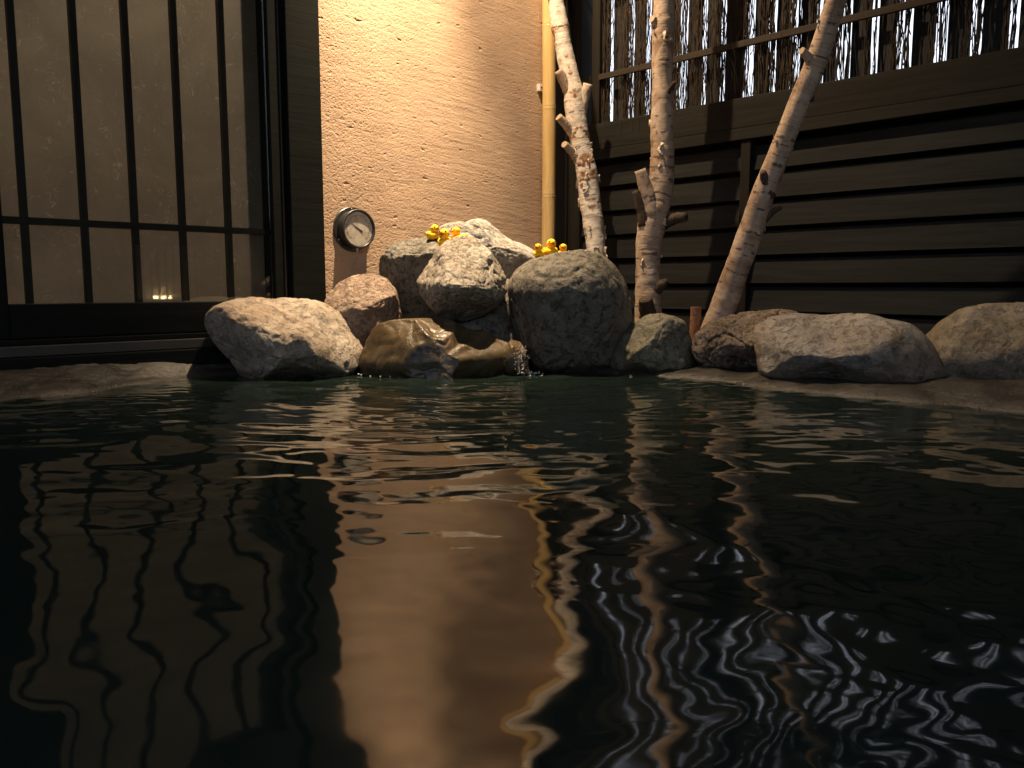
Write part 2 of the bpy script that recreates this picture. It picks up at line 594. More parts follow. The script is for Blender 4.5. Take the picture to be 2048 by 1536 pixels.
# wall-A frame: x = t, y = -p (behind the wall positive)
roof = roomA(box('roof', -3.9, T_CORNER + 0.60, -4.3, 0.3, ROOF_Z, ROOF_Z + 0.08, M['roofm'], bev=0.004))  # assumed roof, out of view; eave lengthened to block the sun
tag(roof, kind='structure')
tag(roomA(box('wall_rear_added', -0.2, T_CORNER + 0.1, -4.3, -4.2, -0.2, ROOF_Z - 0.002, M['roofm'], bev=0.003)), kind='structure')  # unseen wall added to block sky and keep glass reflections dark
tag(roomA(box('wall_low_added', -3.9, -0.202, -4.3, -4.2, -0.2, 0.8, M['roofm'], bev=0.003)), kind='structure')   # unseen wall, kept low to let sky fill reach the rocks
tag(roomA(box('wall_side_added', -3.9, -3.8, -4.198, 0.28, -0.2, 1.05, M['roofm'], bev=0.003)), kind='structure')   # unseen side wall, cut low so cool sky light enters

# ------------------------------------------------------------------ water
def axis_grid(lo, f0, f1, hi, fine, coarse):
    a = np.arange(lo, f0, coarse)
    b = np.arange(f0, f1, fine)
    c = np.arange(f1, hi + coarse * 0.5, coarse)
    return np.concatenate([a, b, c])
def build_water():
    tt = axis_grid(-3.75, -1.95, 0.95, 0.98, 0.0058, 0.05)
    pp = axis_grid(0.04, 0.10, 2.60, 4.15, 0.0058, 0.05)
    T, P = np.meshgrid(tt, pp)
    X = A0[0] + dA[0] * T + nA[0] * P
    Y = A0[1] + dA[1] * T + nA[1] * P
    x, y = X.ravel(), Y.ravel()
    rng = np.random.default_rng(11)
    src = on_z(1000, 752)[:2]
    d = np.hypot(x - src[0], y - src[1])
    W = np.stack([x * 3.1, y * 3.1, np.zeros_like(x)], 1)
    wx = fbm(W, 5, 3) * 0.10
    wy = fbm(W + 7.3, 9, 3) * 0.10
    z = np.zeros_like(x)
    near = np.exp(-d / 0.85)
    # waves running out from the fountain
    for i in range(9):
        lam = rng.uniform(0.05, 0.115)
        s0 = src + rng.normal(0, 0.16, 2)
        dd = np.hypot(x + wx - s0[0], y + wy - s0[1])
        z += 0.030 * lam / (2 * math.pi) * near * np.sin(2 * math.pi * dd / lam + rng.uniform(0, 6.3))
    # longer, gentle swell in every direction
    for i in range(16):
        lam = rng.uniform(0.13, 0.36)
        a = rng.uniform(0, 2 * math.pi)
        z += 0.0115 * lam / (2 * math.pi) * np.sin(2 * math.pi * ((x + wx) * math.cos(a) + (y + wy) * math.sin(a)) / lam + rng.uniform(0, 6.3))
    # fine ripples spreading from the splash
    for i in range(12):
        lam = rng.uniform(0.022, 0.05)
        s0 = src + rng.normal(0, 0.22, 2)
        dd = np.hypot(x + wx * 0.5 - s0[0], y + wy * 0.5 - s0[1])
        z += 0.019 * lam / (2 * math.pi) * np.exp(-d / 0.75) * np.sin(2 * math.pi * dd / lam + rng.uniform(0, 6.3))
    # patchy short chop
    chop = np.clip(0.55 + 1.1 * pnoise(np.stack([x * 2.6, y * 2.6, x * 0 + 8.0], 1), 77), 0.05, 1.2)
    for i in range(14):
        lam = rng.uniform(0.030, 0.078)
        a = rng.uniform(0, 2 * math.pi)
        z += 0.0098 * chop * lam / (2 * math.pi) * np.sin(2 * math.pi * ((x + wx * 0.6) * math.cos(a) + (y + wy * 0.6) * math.sin(a)) / lam + rng.uniform(0, 6.3))
    # irregular lozenge ripples across the middle of the pool
    mid = np.exp(-((d - 0.80) / 0.52) ** 2)
    z += 0.0021 * mid * fbm(np.stack([x * 7, y * 16, x * 0 + 3.0], 1), 21, 2, 0.45)
    z += 0.0009 * near * fbm(np.stack([x * 28, y * 34, x * 0 + 5.0], 1), 31, 3, 0.55)
    V = np.stack([x, y, z], 1)
    o = mk('pool_water', V, grid_faces(len(tt), len(pp)), M['water'], smooth=True)
    return tag(o, kind='structure')
build_water()

# ------------------------------------------------------------------ kerb round the pool
def build_kerb():
    inner_px = [(-420, 880), (-200, 838), (0, 806), (130, 789), (260, 773), (400, 757), (480, 749), (600, 742), (760, 738), (960, 736), (1080, 738),
                (1180, 744), (1260, 751), (1360, 757), (1450, 765), (1540, 778), (1640, 789), (1760, 800), (1900, 812), (2048, 828), (2300, 862), (2700, 925)]
    inner = np.array([on_z(x, y)[:2] for x, y in inner_px])
    outer = []
    for q in inner[:8]:
        t = float((q - A0) @ dA)
        outer.append(A0 + dA * t + nA * 0.005)
    outer[7] = A0 + dA * -0.15 + nA * 0.005
    outer += [A0 + dA * 0.2, A0 + dA * 0.55, A0 + dA * 0.98]
    for q in inner[11:]:
        s = float((q - CORN) @ dB)
        outer.append(CORN + dB * max(s, 0.02) + nB * 0.01)
    outer = np.array(outer)
    N = 420
    I = resample(inner, N)
    O = resample(outer, N)
    prof = [(-0.06, -0.35), (-0.012, -0.03), (0.0, -0.006), (0.012, 0.004), (0.03, 0.010), (0.055, 0.014)]
    K = 34
    V = []
    for i in range(N):
        d = O[i] - I[i]
        L = max(np.linalg.norm(d), 0.09)
        d = d / np.linalg.norm(d)
        row = [(*(I[i] + d * a), b) for a, b in prof]
        for k in range(1, K):
            f = k / (K - 1)
            a = 0.055 + (L - 0.055) * f
            row.append((*(I[i] + d * a), 0.014 + 0.045 * f ** 0.8))
        V += row
    V = np.array(V)
    nz = fbm(np.stack([V[:, 0] * 7, V[:, 1] * 7, V[:, 2] * 0], 1), 3, 5, 0.55)
    nf = fbm(V * 45, 8, 3, 0.6)
    up = (V[:, 2] > -0.02)
    V[:, 2] += up * (nz * 0.016 + nf * 0.005)
    nu = len(prof) + K - 1
    return tag(mk('pool_kerb', V, grid_faces(nu, N), M['concrete'], smooth=True), kind='structure')
build_kerb()

# ------------------------------------------------------------------ plastered wall
def build_stucco():
    t0, t1 = -0.115, 0.930
    root = empty('plaster_wall', frameA[0], ANG_A)
    tag(root, 'rough tan plastered wall lit by a warm spotlight behind the rock fountain', 'wall')
    nu = int((t1 - t0) / 0.0028)
    zz = np.concatenate([np.arange(0.0, 0.22, 0.02), np.arange(0.22, 1.36, 0.0028), np.arange(1.36, ROOF_Z - 0.004, 0.012), [ROOF_Z - 0.003]])
    tt = np.linspace(t0, t1, nu)
    T, Z = np.meshgrid(tt, zz)
    t, z = T.ravel(), Z.ravel()
    sl = z + 0.07 * t                                           # trowel strokes run slightly downhill
    streak = fbm(np.stack([t * 7, sl * 75, t * 0], 1), 41, 4, 0.6)
    pit = fbm(np.stack([t * 75, sl * 95, t * 0 + 4], 1), 47, 3, 0.65)
    patch = fbm(np.stack([t * 4, sl * 5, t * 0 + 9], 1), 53, 3)
    left = np.clip((0.42 - t) / 0.45, 0, 1)
    rough = np.clip(0.45 + 0.9 * patch + 0.35 * left, 0.12, 1.3)
    y = -0.0011 * streak * np.clip(0.9 - 0.5 * left, 0.25, 1) + 0.0075 * rough * np.clip(pit - 0.08, 0, 1) - 0.0022 * pit * (0.5 + 0.8 * left) - 0.003 * patch
    holes = np.clip(pnoise(np.stack([t * 30, sl * 60, t * 0 + 2], 1), 61) - 0.52, 0, 1)
    y += 0.012 * holes
    V = np.stack([t, y, z], 1)
    nf = len(V)
    faces = grid_faces(len(tt), len(zz)).tolist()
    # thickness: back and sides
    nu_, nv_ = len(tt), len(zz)
    back = [(t0, 0.12, 0), (t1, 0.12, 0), (t1, 0.12, zz[-1]), (t0, 0.12, zz[-1])]
    V = np.vstack([V, back])
    b0 = nf
    faces.append([b0, b0 + 3, b0 + 2, b0 + 1])
    faces.append([j * nu_ for j in range(nv_ - 1, -1, -1)][::1] + [b0, b0 + 3][::1])
    faces.append([j * nu_ + nu_ - 1 for j in range(nv_)] + [b0 + 2, b0 + 1])
    faces.append([(nv_ - 1) * nu_ + i for i in range(nu_ - 1, -1, -1)] + [b0 + 3, b0 + 2])
    mk('plaster_face', V, faces, M['stucco'], root, smooth=False)
    return root
build_stucco()

# ------------------------------------------------------------------ glazed shoji door, left
def build_door():
    root = empty('shoji_door', frameA[0], ANG_A)
    tag(root, 'black framed sliding door with glazed paper lattice left of the plaster wall', 'door')
    zt = ROOF_Z - 0.004
    tx = lambda px, y=0.0: on_A(px, 600, y)[0]
    jl = tx(577)
    box('jamb', jl, -0.118, -0.035, 0.12, 0.055, zt, M['frame'], root, 0.003)
    box('jamb_trim', -0.1175, -0.1045, -0.012, 0.02, 0.055, zt, M['post'], root, 0.001)
    rs0 = tx(548)
    box('stile', rs0, jl - 0.006, -0.015, 0.055, 0.125, zt, M['frame'], root, 0.002)
    box('glazing_bead', rs0 + 0.032, rs0 + 0.036, -0.0185, -0.0152, 0.21, zt, M['track'], root, 0.0005)
    ls1 = tx(14)
    box('stile', ls1 - 0.10, ls1, -0.013, 0.055, 0.125, zt, M['frame'], root, 0.002)
    box('bottom_rail', ls1 + 0.0005, rs0 - 0.0005, -0.016, 0.055, 0.124, 0.211, M['frame'], root, 0.0025)
    box('rail_lip', ls1 - 0.1, jl - 0.008, -0.022, 0.054, 0.108, 0.1215, M['frame'], root, 0.002)
    box('sill_track', -1.75, jl - 0.004, -0.034, 0.1, 0.079, 0.106, M['track'], root, 0.002)
    box('sill', -1.75, -0.12, -0.042, 0.118, 0.030, 0.077, M['frame'], root, 0.003)
    # the next leaf, further left
    box('stile', -1.42, ls1 - 0.104, 0.005, 0.07, 0.11, zt, M['frame'], root, 0.002)
    mk('paper', [(-3.78, 0.05, 0.05), (-1.425, 0.05, 0.05), (-1.425, 0.05, zt), (-3.78, 0.05, zt)], [[0, 1, 2, 3]], M['paper'], root)
    box('glass_pane', ls1 + 0.001, rs0 - 0.001, 0.004, 0.008, 0.2112, 1.2995, M['glass'], root, 0)
    mk('paper', [(ls1 - 0.02, 0.062, 0.12), (rs0 + 0.02, 0.062, 0.12), (rs0 + 0.02, 0.062, zt), (ls1 - 0.02, 0.062, zt)], [[0, 1, 2, 3]], M['paper'], root)
    box('added_dark_panel', ls1 - 0.1, rs0 - 0.0005, -0.012, 0.0595, 1.30, zt - 0.002, M['frame'], root, 0.002)  # unseen dark panel added to dim the door's reflection in the water
    ym = 0.042
    for px in (61, 180, 280, 374, 465):
        t = on_A(px, 600, ym)[0]
        box('mullion', t - 0.0085, t + 0.0085, ym, ym + 0.019, 0.2115, 1.299, M['lattice'], root, 0.001)
    for (px, py) in ((300, 453),):
        z = on_A(px, py, ym)[1]
        box('lattice_rail', ls1 + 0.001, rs0 - 0.001, ym - 0.004, ym + 0.0185, z - 0.009, z + 0.009, M['lattice'], root, 0.001)
    # board added behind the paper to shade its right margin
    tb = on_A(487, 300, 0.075)[0]
    box('shade_board', tb, rs0 + 0.03, 0.072, 0.10, 0.12, zt, M['lattice'], root, 0.002)
    return root
build_door()

# unseen room added behind the paper to hold its backlight
tag(roomA(box('wall_room_back', -3.9, 0.5, 1.9, 1.95, 0.02, ROOF_Z - 0.004, M['stucco'], bev=0)), kind='structure')
tag(roomA(box('wall_room_side', 0.45, 0.5, 0.125, 1.899, 0.02, ROOF_Z - 0.004, M['stucco'], bev=0)), kind='structure')
tag(roomA(box('wall_room_end', -3.9, -3.85, 0.3, 1.899, 0.02, ROOF_Z - 0.004, M['stucco'], bev=0)), kind='structure')
tag(roomA(box('room_ceiling', -3.9, 0.5, 0.302, 1.95, ROOF_Z, ROOF_Z + 0.08, M['stucco'], bev=0)), kind='structure')
tag(roomA(box('room_floor', -3.9, 0.5, 0.121, 1.95, 0.022, 0.05, M['roofm'], bev=0)), kind='structure')
def build_room_lamp():
    root = empty('added_room_lamp', wA(-0.45, -1.0, 1.75))  # lamp added out of sight to backlight the door paper
    tag(root, 'unseen lamp added behind the lattice door to light its paper', 'lamp')
    v, f = ico(3)
    mk('lamp_shade', v * np.array([0.13, 0.13, 0.11]), f, make_emit('added_lamp_shade', (1.0, 0.86, 0.70), ROOM_E), root, True)
    V, Fs, UV = tube(np.array([[0, 0, 0.105], [0, 0, ROOF_Z - 1.75]]), [0.003, 0.003], 8)
    mk('lamp_cord', V, Fs, M['gunmetal'], root, True)

# ------------------------------------------------------------------ fence, right
def build_fence():
    root = empty('wooden_fence', (float(CORN[0]), float(CORN[1]), 0), ANG_B)
    tag(root, 'dark timber fence with louvre boards below and brushwood between slats above', 'fence')
    rng = random.Random(9)
    # frame: x = s along the fence towards the viewer, y positive outside
    zt = ROOF_Z - 0.004
    S1 = 4.19
    z_s0, z_s1 = 0.752, 0.893
    # posts at the corner
    box('post', -0.085, 0.036, -0.035, 0.05, 0.03, zt, M['post'], root, 0.003)
    box('post', 0.0365, 0.098, -0.022, 0.06, 0.03, zt, M['post'], root, 0.003)
    box('post', 0.146, 0.186, -0.010, 0.06, z_s1 + 0.001, zt, M['post'], root, 0.003)
    st = [0.855, 1.86, 2.9, 4.0]
    for s in st:
        box('stile', s - 0.018, s + 0.018, -0.026, 0.04, 0.03, z_s0 - 0.001, M['post'], root, 0.002)
    box('sill_board', 0.099, S1, -0.028, 0.07, 0.792, z_s1, M['sillwood'], root, 0.003)
    box('sill_moulding', 0.099, S1, -0.034, 0.05, z_s0, 0.7905, M['sillwood'], root, 0.002)
    box('bottom_rail', 0.099, S1, -0.02, 0.05, 0.02, 0.058, M['post'], root, 0.002)
    box('backing_panel', 0.09, S1, 0.052, 0.062, 0.02, 0.791, M['slat'], root, 0)
    # louvre boards
    edges = [0.099] + st
    for a, b in zip(edges[:-1], edges[1:]):
        x0 = a + (0.0005 if a == 0.099 else 0.0185)
        x1 = b - 0.0185
        for k in range(-1, 7):
            zb = 0.164 + 0.0955 * k + 0.0075
            zt_ = zb + 0.0815
            if zt_ > z_s0:
                continue
            bm = bmesh.new()
            bmesh.ops.create_cube(bm, size=1)
            jz = rng.uniform(-0.002, 0.002)
            jt = rng.uniform(-0.0018, 0.0018)
            for v in bm.verts:
                top = v.co.z > 0
                out = v.co.y > 0
                v.co = Vector((x0 if v.co.x < 0 else x1, (0.004 if top else -0.010) + (0.012 if out else 0.0), (zt_ if top else zb) + jz + (jt if v.co.x > 0 else -jt)))
            bmesh.ops.bevel(bm, geom=bm.edges[:], offset=0.0012, segments=1, affect='EDGES')
            bm_obj('board', bm, M['board'], root)
    # battens across the brushwood
    for (px, py) in ((1340, 122), ):
        z = on_B(px, py, -0.01)[1]
        box('batten', 0.187, S1, -0.017, -0.003, z - 0.011, z + 0.011, M['batten'], root, 0.002)
        box('batten', 0.0985, 0.1455, -0.017, -0.003, z - 0.011, z + 0.011, M['batten'], root, 0.002)
        for dz in (0.33, 0.68, 1.0):
            box('batten', 0.187, S1, -0.017, -0.003, z + dz - 0.011, z + dz + 0.011, M['batten'], root, 0.002)
            box('batten', 0.0985, 0.1455, -0.017, -0.003, z + dz - 0.011, z + dz + 0.011, M['batten'], root, 0.002)
    # vertical slats outside
    s = 0.215
    gaps = [(0.187, 0.215)]
    while s < S1:
        w = rng.choice([0.045, 0.058, 0.066, 0.075]) + rng.uniform(-0.008, 0.008) if s < 2.2 else 0.1
        if s + w > S1:
            break
        box('slat', s, s + w, 0.040, 0.054, z_s1 + 0.0005, zt, M['slat'], root, 0.0015, 0.0015)
        g = rng.choice([0.026, 0.034, 0.042, 0.05]) + rng.uniform(-0.004, 0.004) if s < 2.2 else 0.0006
        gaps.append((s + w, s + w + g))
        s += w + g
    # brushwood tucked in front of the slats
    V, Fs = [], []
    def twig(s, y, z0, z1, r, lean, wig):
        n = max(4, int((z1 - z0) / 0.034))
        b = len(V)
        ph = [rng.uniform(0, 6.3) for _ in range(4)]
        for i in range(n + 1):
            f = i / n
            z = z0 + (z1 - z0) * f
            q = s + lean * (z - z0) + wig * (math.sin(z * 23 + ph[0]) + 0.7 * math.sin(z * 47 + ph[1]))
            yy = y + 0.5 * wig * math.sin(z * 31 + ph[2])
            rr = r * (1 - 0.45 * f) * (1 + 0.25 * math.sin(z * 90 + ph[3]))
            V.extend([(q + rr, yy, z), (q - rr * 0.5, yy + rr * 0.87, z), (q - rr * 0.5, yy - rr * 0.87, z)])
        for i in range(n):
            for j in range(3):
                Fs.append([b + i * 3 + j, b + i * 3 + (j + 1) % 3, b + i * 3 + 3 + (j + 1) % 3, b + i * 3 + 3 + j])
    for (g0, g1) in gaps:
        mid = (g0 + g1) / 2
        if g1 - g0 < 0.005:
            continue
        dens = 1.1 if mid < 0.75 else (1.05 if mid < 1.15 else 0.95)
        nt = int((g1 - g0) / 0.03 * 23 * dens * rng.uniform(0.8, 1.2))
        for k in range(nt):
            z0 = z_s1 + rng.choice([0, 0, 0, rng.uniform(0, 0.25)])
            ztop = rng.uniform(1.38, 1.46) if mid < 0.40 else zt - rng.choice([0, 0, rng.uniform(0.1, 1.0)])
            twig(rng.uniform(g0 - 0.004, g1 + 0.004), rng.uniform(0.004, 0.034), z0, ztop,
                 rng.uniform(0.0009, 0.0024), rng.uniform(-0.015, 0.015), rng.uniform(0.0015, 0.0050))
    for (g0, g1) in gaps:                                      # unseen clumps added to break up the gaps' reflections in the water
        if g1 - g0 < 0.005:
            continue
        z = 1.40
        while z < zt - 0.1:
            L = rng.uniform(0.05, 0.22)
            if rng.random() < (0.30 if g0 < 0.42 else (0.80 if g0 < 1.0 else 0.93)):
                for k in range(int((g1 - g0) * 1500)):
                    a = z + rng.uniform(-0.02, 0.03)
                    twig(rng.uniform(g0 - 0.003, g1 + 0.003), rng.uniform(0.004, 0.036), a, a + L * rng.uniform(0.7, 1.1), rng.uniform(0.0012, 0.0026), rng.uniform(-0.05, 0.05), 0.001)
            z += L
    for k in range(420):
        s = rng.uniform(0.19, 1.0) if k < 330 else rng.uniform(1.0, 2.5)
        z0 = z_s1 + rng.uniform(0, 0.9) * (rng.random() < 0.6)
        twig(s, rng.uniform(-0.002, 0.032), z0, z0 + rng.uniform(0.15, 0.9), rng.uniform(0.0006, 0.0016), rng.uniform(-0.28, 0.28) * (rng.random() ** 1.5), rng.uniform(0.001, 0.004))
    for k in range(1500):                                      # short bits caught across the gaps
        g0, g1 = gaps[int(rng.random() ** 1.2 * min(len(gaps) - 1, 21))]
        z0 = rng.uniform(z_s1, zt - 0.06)
        twig(rng.uniform(g0 - 0.006, g1 + 0.006), rng.uniform(0.006, 0.036), z0, z0 + rng.uniform(0.015, 0.05), rng.uniform(0.0012, 0.0028), rng.uniform(-0.7, 0.7), 0.001)
    for k in range(46):                                        # loose ends hanging in front of the sill
        s = rng.gauss(0.55, 0.16)
        z0 = rng.uniform(0.80, 1.0)
        twig(s, rng.uniform(-0.045, -0.036), z0, z0 + rng.uniform(0.12, 0.4), rng.uniform(0.0004, 0.0008), rng.uniform(-0.35, 0.35), rng.uniform(0.002, 0.006))
    bw = mk('brushwood', V, Fs, M['twig'], root, smooth=True)
    bw['kind'] = 'stuff'
    bw['label'] = 'thin dry brown twigs packed upright between slats'
    return root
build_fence()

# ------------------------------------------------------------------ rocks
rock_bvh = []
ico_cache = {}
def ico(sub):
    if sub not in ico_cache:
        bm = bmesh.new()
        bmesh.ops.create_icosphere(bm, subdivisions=sub, radius=1)
        v = np.array([p.co[:] for p in bm.verts])
        f = np.array([[p.index for p in q.verts] for q in bm.faces])
        bm.free()
        ico_cache[sub] = (v, f)
    return ico_cache[sub]

def rock(label, pts, Y, c, front, back, seed, mat, n=2.5, planes=(), amp=0.035, fine=0.010, cuts=6, sub=6, sharp=0.85, name='boulder', group=None, pitd=0.0):
    v, f = ico(sub)
    rng = np.random.default_rng(seed)
    C = at(c[0], c[1], Y)
    az = math.atan2(C[0], C[1])
    right = np.array([math.cos(az), -math.sin(az), 0])
    tow = np.array([-math.sin(az), -math.cos(az), 0])
    up = np.array([0, 0, 1.0])
    k = (Y * ct - (C[2] - CAM_H) * st) / F_PX * math.sqrt(1 + (C[0] / Y) ** 2) ** 0.5
    P = np.array(pts, float) - np.array(c, float)
    P[:, 1] *= -1
    NA = 720
    ang = np.linspace(-math.pi, math.pi, NA, endpoint=False)
    Rr = np.zeros(NA)
    for i, a in enumerate(ang):
        d = np.array([math.cos(a), math.sin(a)])
        best = 0
        for j in range(len(P)):
            p, q = P[j], P[(j + 1) % len(P)]
            e = q - p
            den = d[0] * e[1] - d[1] * e[0]
            if abs(den) < 1e-9:
                continue
            tt = (p[0] * e[1] - p[1] * e[0]) / den
            uu = (p[0] * d[1] - p[1] * d[0]) / den
            if tt > 0 and -1e-9 <= uu <= 1 + 1e-9:
                best = max(best, tt)
        Rr[i] = best
    ker = np.exp(-0.5 * (np.arange(-14, 15) / 5.0) ** 2)
    ker /= ker.sum()
    Rr = np.convolve(np.concatenate([Rr[-14:], Rr, Rr[:14]]), ker, 'valid')
    a, b, cc = v[:, 0], v[:, 1], v[:, 2]
    rho = np.hypot(a, b)
    phi = np.arctan2(b, a)
    s = (rho ** n + np.abs(cc) ** n) ** (-1 / n)
    p = np.stack([rho * s * np.cos(phi), rho * s * np.sin(phi), cc * s], 1)
    allp = [(np.array(q[:3], float) / np.linalg.norm(q[:3]), q[3]) for q in planes]
    for i in range(cuts):
        q = rng.normal(size=3)
        q[2] = abs(q[2]) * 0.9 + 0.55
        q /= np.linalg.norm(q)
        allp.append((q, rng.uniform(0.80, 0.97)))
    # uneven cutting planes keep the facets natural
    warp = fbm(p * 1.6 + seed, seed + 3, 3) * 0.07
    for q, dd in allp:
        ex = p @ q - dd + warp
        p = p - np.clip(ex, 0, None)[:, None] * q[None, :] * sharp
    phi = np.arctan2(p[:, 1], p[:, 0])
    Rp = np.interp(phi, np.append(ang, math.pi), np.append(Rr, Rr[0])) * k
    size = float(np.mean(Rr) * k)
    dep = np.where(p[:, 2] > 0, p[:, 2] * front, p[:, 2] * back)
    loc = right[None, :] * (p[:, 0] * Rp)[:, None] + up[None, :] * (p[:, 1] * Rp)[:, None] + tow[None, :] * dep[:, None]
    nd = loc / np.maximum(np.linalg.norm(loc, axis=1), 1e-6)[:, None]
    q = loc / size
    dis = amp * size * fbm(q * 1.9 + seed * 1.37, seed, 4, 0.5)
    dis += fine * size * fbm(q * 7.5 + seed, seed + 50, 5, 0.6, ridged=True)
    crack = np.clip(1 - np.abs(pnoise(q * 2.1 + seed * 0.7, seed + 90)) * 14, 0, 1)
    dis -= fine * 1.3 * size * crack
    if pitd:
        pn = fbm(q * 4.6 + seed * 2.3, seed + 130, 3, 0.55)
        band = np.clip(0.5 + 1.4 * pnoise(q * 1.3 + seed, seed + 140), 0, 1)
        dis -= pitd * size * np.clip(pn - 0.16, 0, 0.35) * 2.8 * band
        dis += pitd * 0.35 * size * np.round(fbm(q * 2.6 + seed, seed + 150, 2) * 3.2) / 3.2
    loc = loc + nd * dis[:, None]
    W = loc + C
    base = np.array([C[0], C[1], max(float(W[:, 2].min()), -0.05)])
    o = mk(name, W - base, f, mat, smooth=True)
    o.location = base.tolist()
    tag(o, label, 'rock', group)
    rock_bvh.append(BVHTree.FromPolygons([tuple(x) for x in W], [tuple(x) for x in f.tolist()]))
    return o

M['r_pale'] = mat_rock('rock_pale', (0.30, 0.235, 0.165), (0.44, 0.36, 0.265), (0.56, 0.48, 0.37), 1, 6, pits=0.35, stain=(0.38, 0.27, 0.17))
M['r_brown'] = mat_rock('rock_brown', (0.20, 0.13, 0.085), (0.35, 0.24, 0.165), (0.48, 0.36, 0.25), 2, 12, pits=0.7)
M['r_dark'] = mat_rock('rock_dark', (0.10, 0.095, 0.075), (0.19, 0.175, 0.14), (0.32, 0.29, 0.23), 3, 9, pits=0.7)
M['r_tan'] = mat_rock('rock_tan', (0.24, 0.19, 0.135), (0.42, 0.35, 0.26), (0.56, 0.50, 0.40), 4, 11, pits=0.75)
M['r_white'] = mat_rock('rock_white', (0.22, 0.20, 0.17), (0.46, 0.45, 0.40), (0.62, 0.61, 0.55), 5, 8, pits=0.5, stain=(0.30, 0.26, 0.20))
M['r_big'] = mat_rock('rock_big', (0.085, 0.078, 0.06), (0.16, 0.145, 0.11), (0.27, 0.235, 0.175), 6, 6, pits=0.75)
M['r_wet'] = mat_rock('rock_wet', (0.030, 0.024, 0.012), (0.062, 0.047, 0.024), (0.12, 0.085, 0.042), 7, 5, rough=0.42, spec=0.4, pits=0.3, stain=(0.09, 0.055, 0.02), bump=0.0016, coat=0.12, band=(0.012, 0.045, (0.16, 0.115, 0.072)))
M['r_wetpale'] = mat_rock('rock_wet_pale', (0.20, 0.14, 0.085), (0.30, 0.22, 0.14), (0.38, 0.29, 0.20), 17, 5, rough=0.3, spec=0.6, pits=0.3, bump=0.003, coat=0.5)
M['r_olive'] = mat_rock('rock_olive', (0.11, 0.10, 0.062), (0.21, 0.19, 0.125), (0.34, 0.31, 0.22), 8, 8, pits=0.5, stain=(0.20, 0.17, 0.085))
M['r_rough'] = mat_rock('rock_rough', (0.11, 0.078, 0.052), (0.24, 0.175, 0.12), (0.40, 0.31, 0.22), 9, 14, pits=0.85, bump=0.010)
M['r_grey'] = mat_rock('rock_grey', (0.17, 0.145, 0.115), (0.29, 0.255, 0.215), (0.40, 0.365, 0.32), 10, 6, rough=0.5, spec=0.5, pits=0.45, stain=(0.27, 0.20, 0.13))
M['r_right'] = mat_rock('rock_right', (0.15, 0.12, 0.075), (0.24, 0.20, 0.14), (0.35, 0.31, 0.25), 11, 5, pits=0.35, stain=(0.23, 0.165, 0.085))

rock('pale cream boulder overhanging the water at the foot of the sliding door',
     [(425, 632), (438, 615), (478, 601), (518, 596), (570, 598), (612, 600), (652, 611), (680, 627), (700, 652), (713, 678), (719, 700), (716, 725), (700, 750), (660, 775), (600, 785), (540, 780), (500, 765), (482, 745), (468, 716), (444, 690), (430, 660)],
     2.42, (570, 690), 0.20, 0.16, 101, M['r_pale'], n=2.2, planes=[(-0.05, 0.93, 0.62, 0.66), (0.1, -0.75, 0.65, 0.70), (0.75, 0.35, 0.6, 0.78), (-0.7, -0.1, 0.7, 0.72)], amp=0.05, fine=0.022, cuts=4, pitd=0.03)
rock('small round brown boulder below the wall thermometer',
     [(652, 605), (662, 585), (684, 564), (715, 551), (748, 548), (774, 558), (790, 580), (797, 610), (802, 640), (800, 690), (770, 720), (710, 725), (670, 690), (654, 640)],
     2.60, (728, 625), 0.14, 0.13, 102, M['r_brown'], planes=[(0.1, 0.8, 0.65, 0.72), (0.6, -0.2, 0.75, 0.75)], amp=0.06, fine=0.016, cuts=3, pitd=0.06)
rock('dark grey boulder against the plaster, left of the pointed rock with ducks',
     [(759, 545), (762, 516), (780, 497), (810, 481), (845, 472), (880, 468), (915, 480), (940, 530), (935, 620), (900, 670), (820, 675), (780, 640), (764, 590)],
     2.76, (838, 520), 0.12, 0.12, 103, M['r_dark'], planes=[(0, 0.85, 0.55, 0.55), (-0.1, -0.4, 0.9, 0.72)], amp=0.04, fine=0.035, pitd=0.06)
rock('pale pointed boulder in the middle of the fountain pile',
     [(833, 564), (850, 535), (874, 502), (895, 481), (925, 472), (950, 477), (975, 499), (999, 530), (1012, 556), (1013, 582), (996, 608), (962, 632), (930, 642), (885, 640), (858, 610), (842, 588)],
     2.52, (925, 572), 0.16, 0.14, 104, M['r_tan'], n=2.3, planes=[(0.05, 0.72, 0.72, 0.60), (0.1, -0.72, 0.70, 0.60), (-0.8, 0.35, 0.55, 0.72), (0.72, 0.30, 0.60, 0.74)], amp=0.04, fine=0.03, cuts=3, pitd=0.055)
rock('grey white boulder at the top of the fountain pile sloping to the bamboo',
     [(868, 478), (884, 454), (910, 446), (935, 444), (960, 437), (985, 441), (1005, 456), (1040, 481), (1075, 505), (1092, 525), (1080, 570), (1030, 610), (970, 620), (910, 600), (876, 540)],
     2.86, (975, 505), 0.12, 0.14, 105, M['r_white'], n=2.3, planes=[(0.55, 0.75, 0.45, 0.52), (-0.35, 0.25, 0.9, 0.66), (0.3, -0.3, 0.9, 0.72)], amp=0.05, fine=0.03, cuts=4, pitd=0.04)
rock('largest dark rounded boulder right of the fountain with ducks on its shoulder',
     [(1018, 575), (1030, 545), (1060, 521), (1110, 509), (1160, 503), (1200, 510), (1230, 535), (1250, 570), (1262, 612), (1264, 655), (1250, 710), (1220, 750), (1140, 765), (1075, 755), (1045, 700), (1024, 635)],
     2.58, (1140, 590), 0.20, 0.20, 106, M['r_big'], n=2.1, planes=[], amp=0.03, fine=0.022, cuts=0, pitd=0.035)
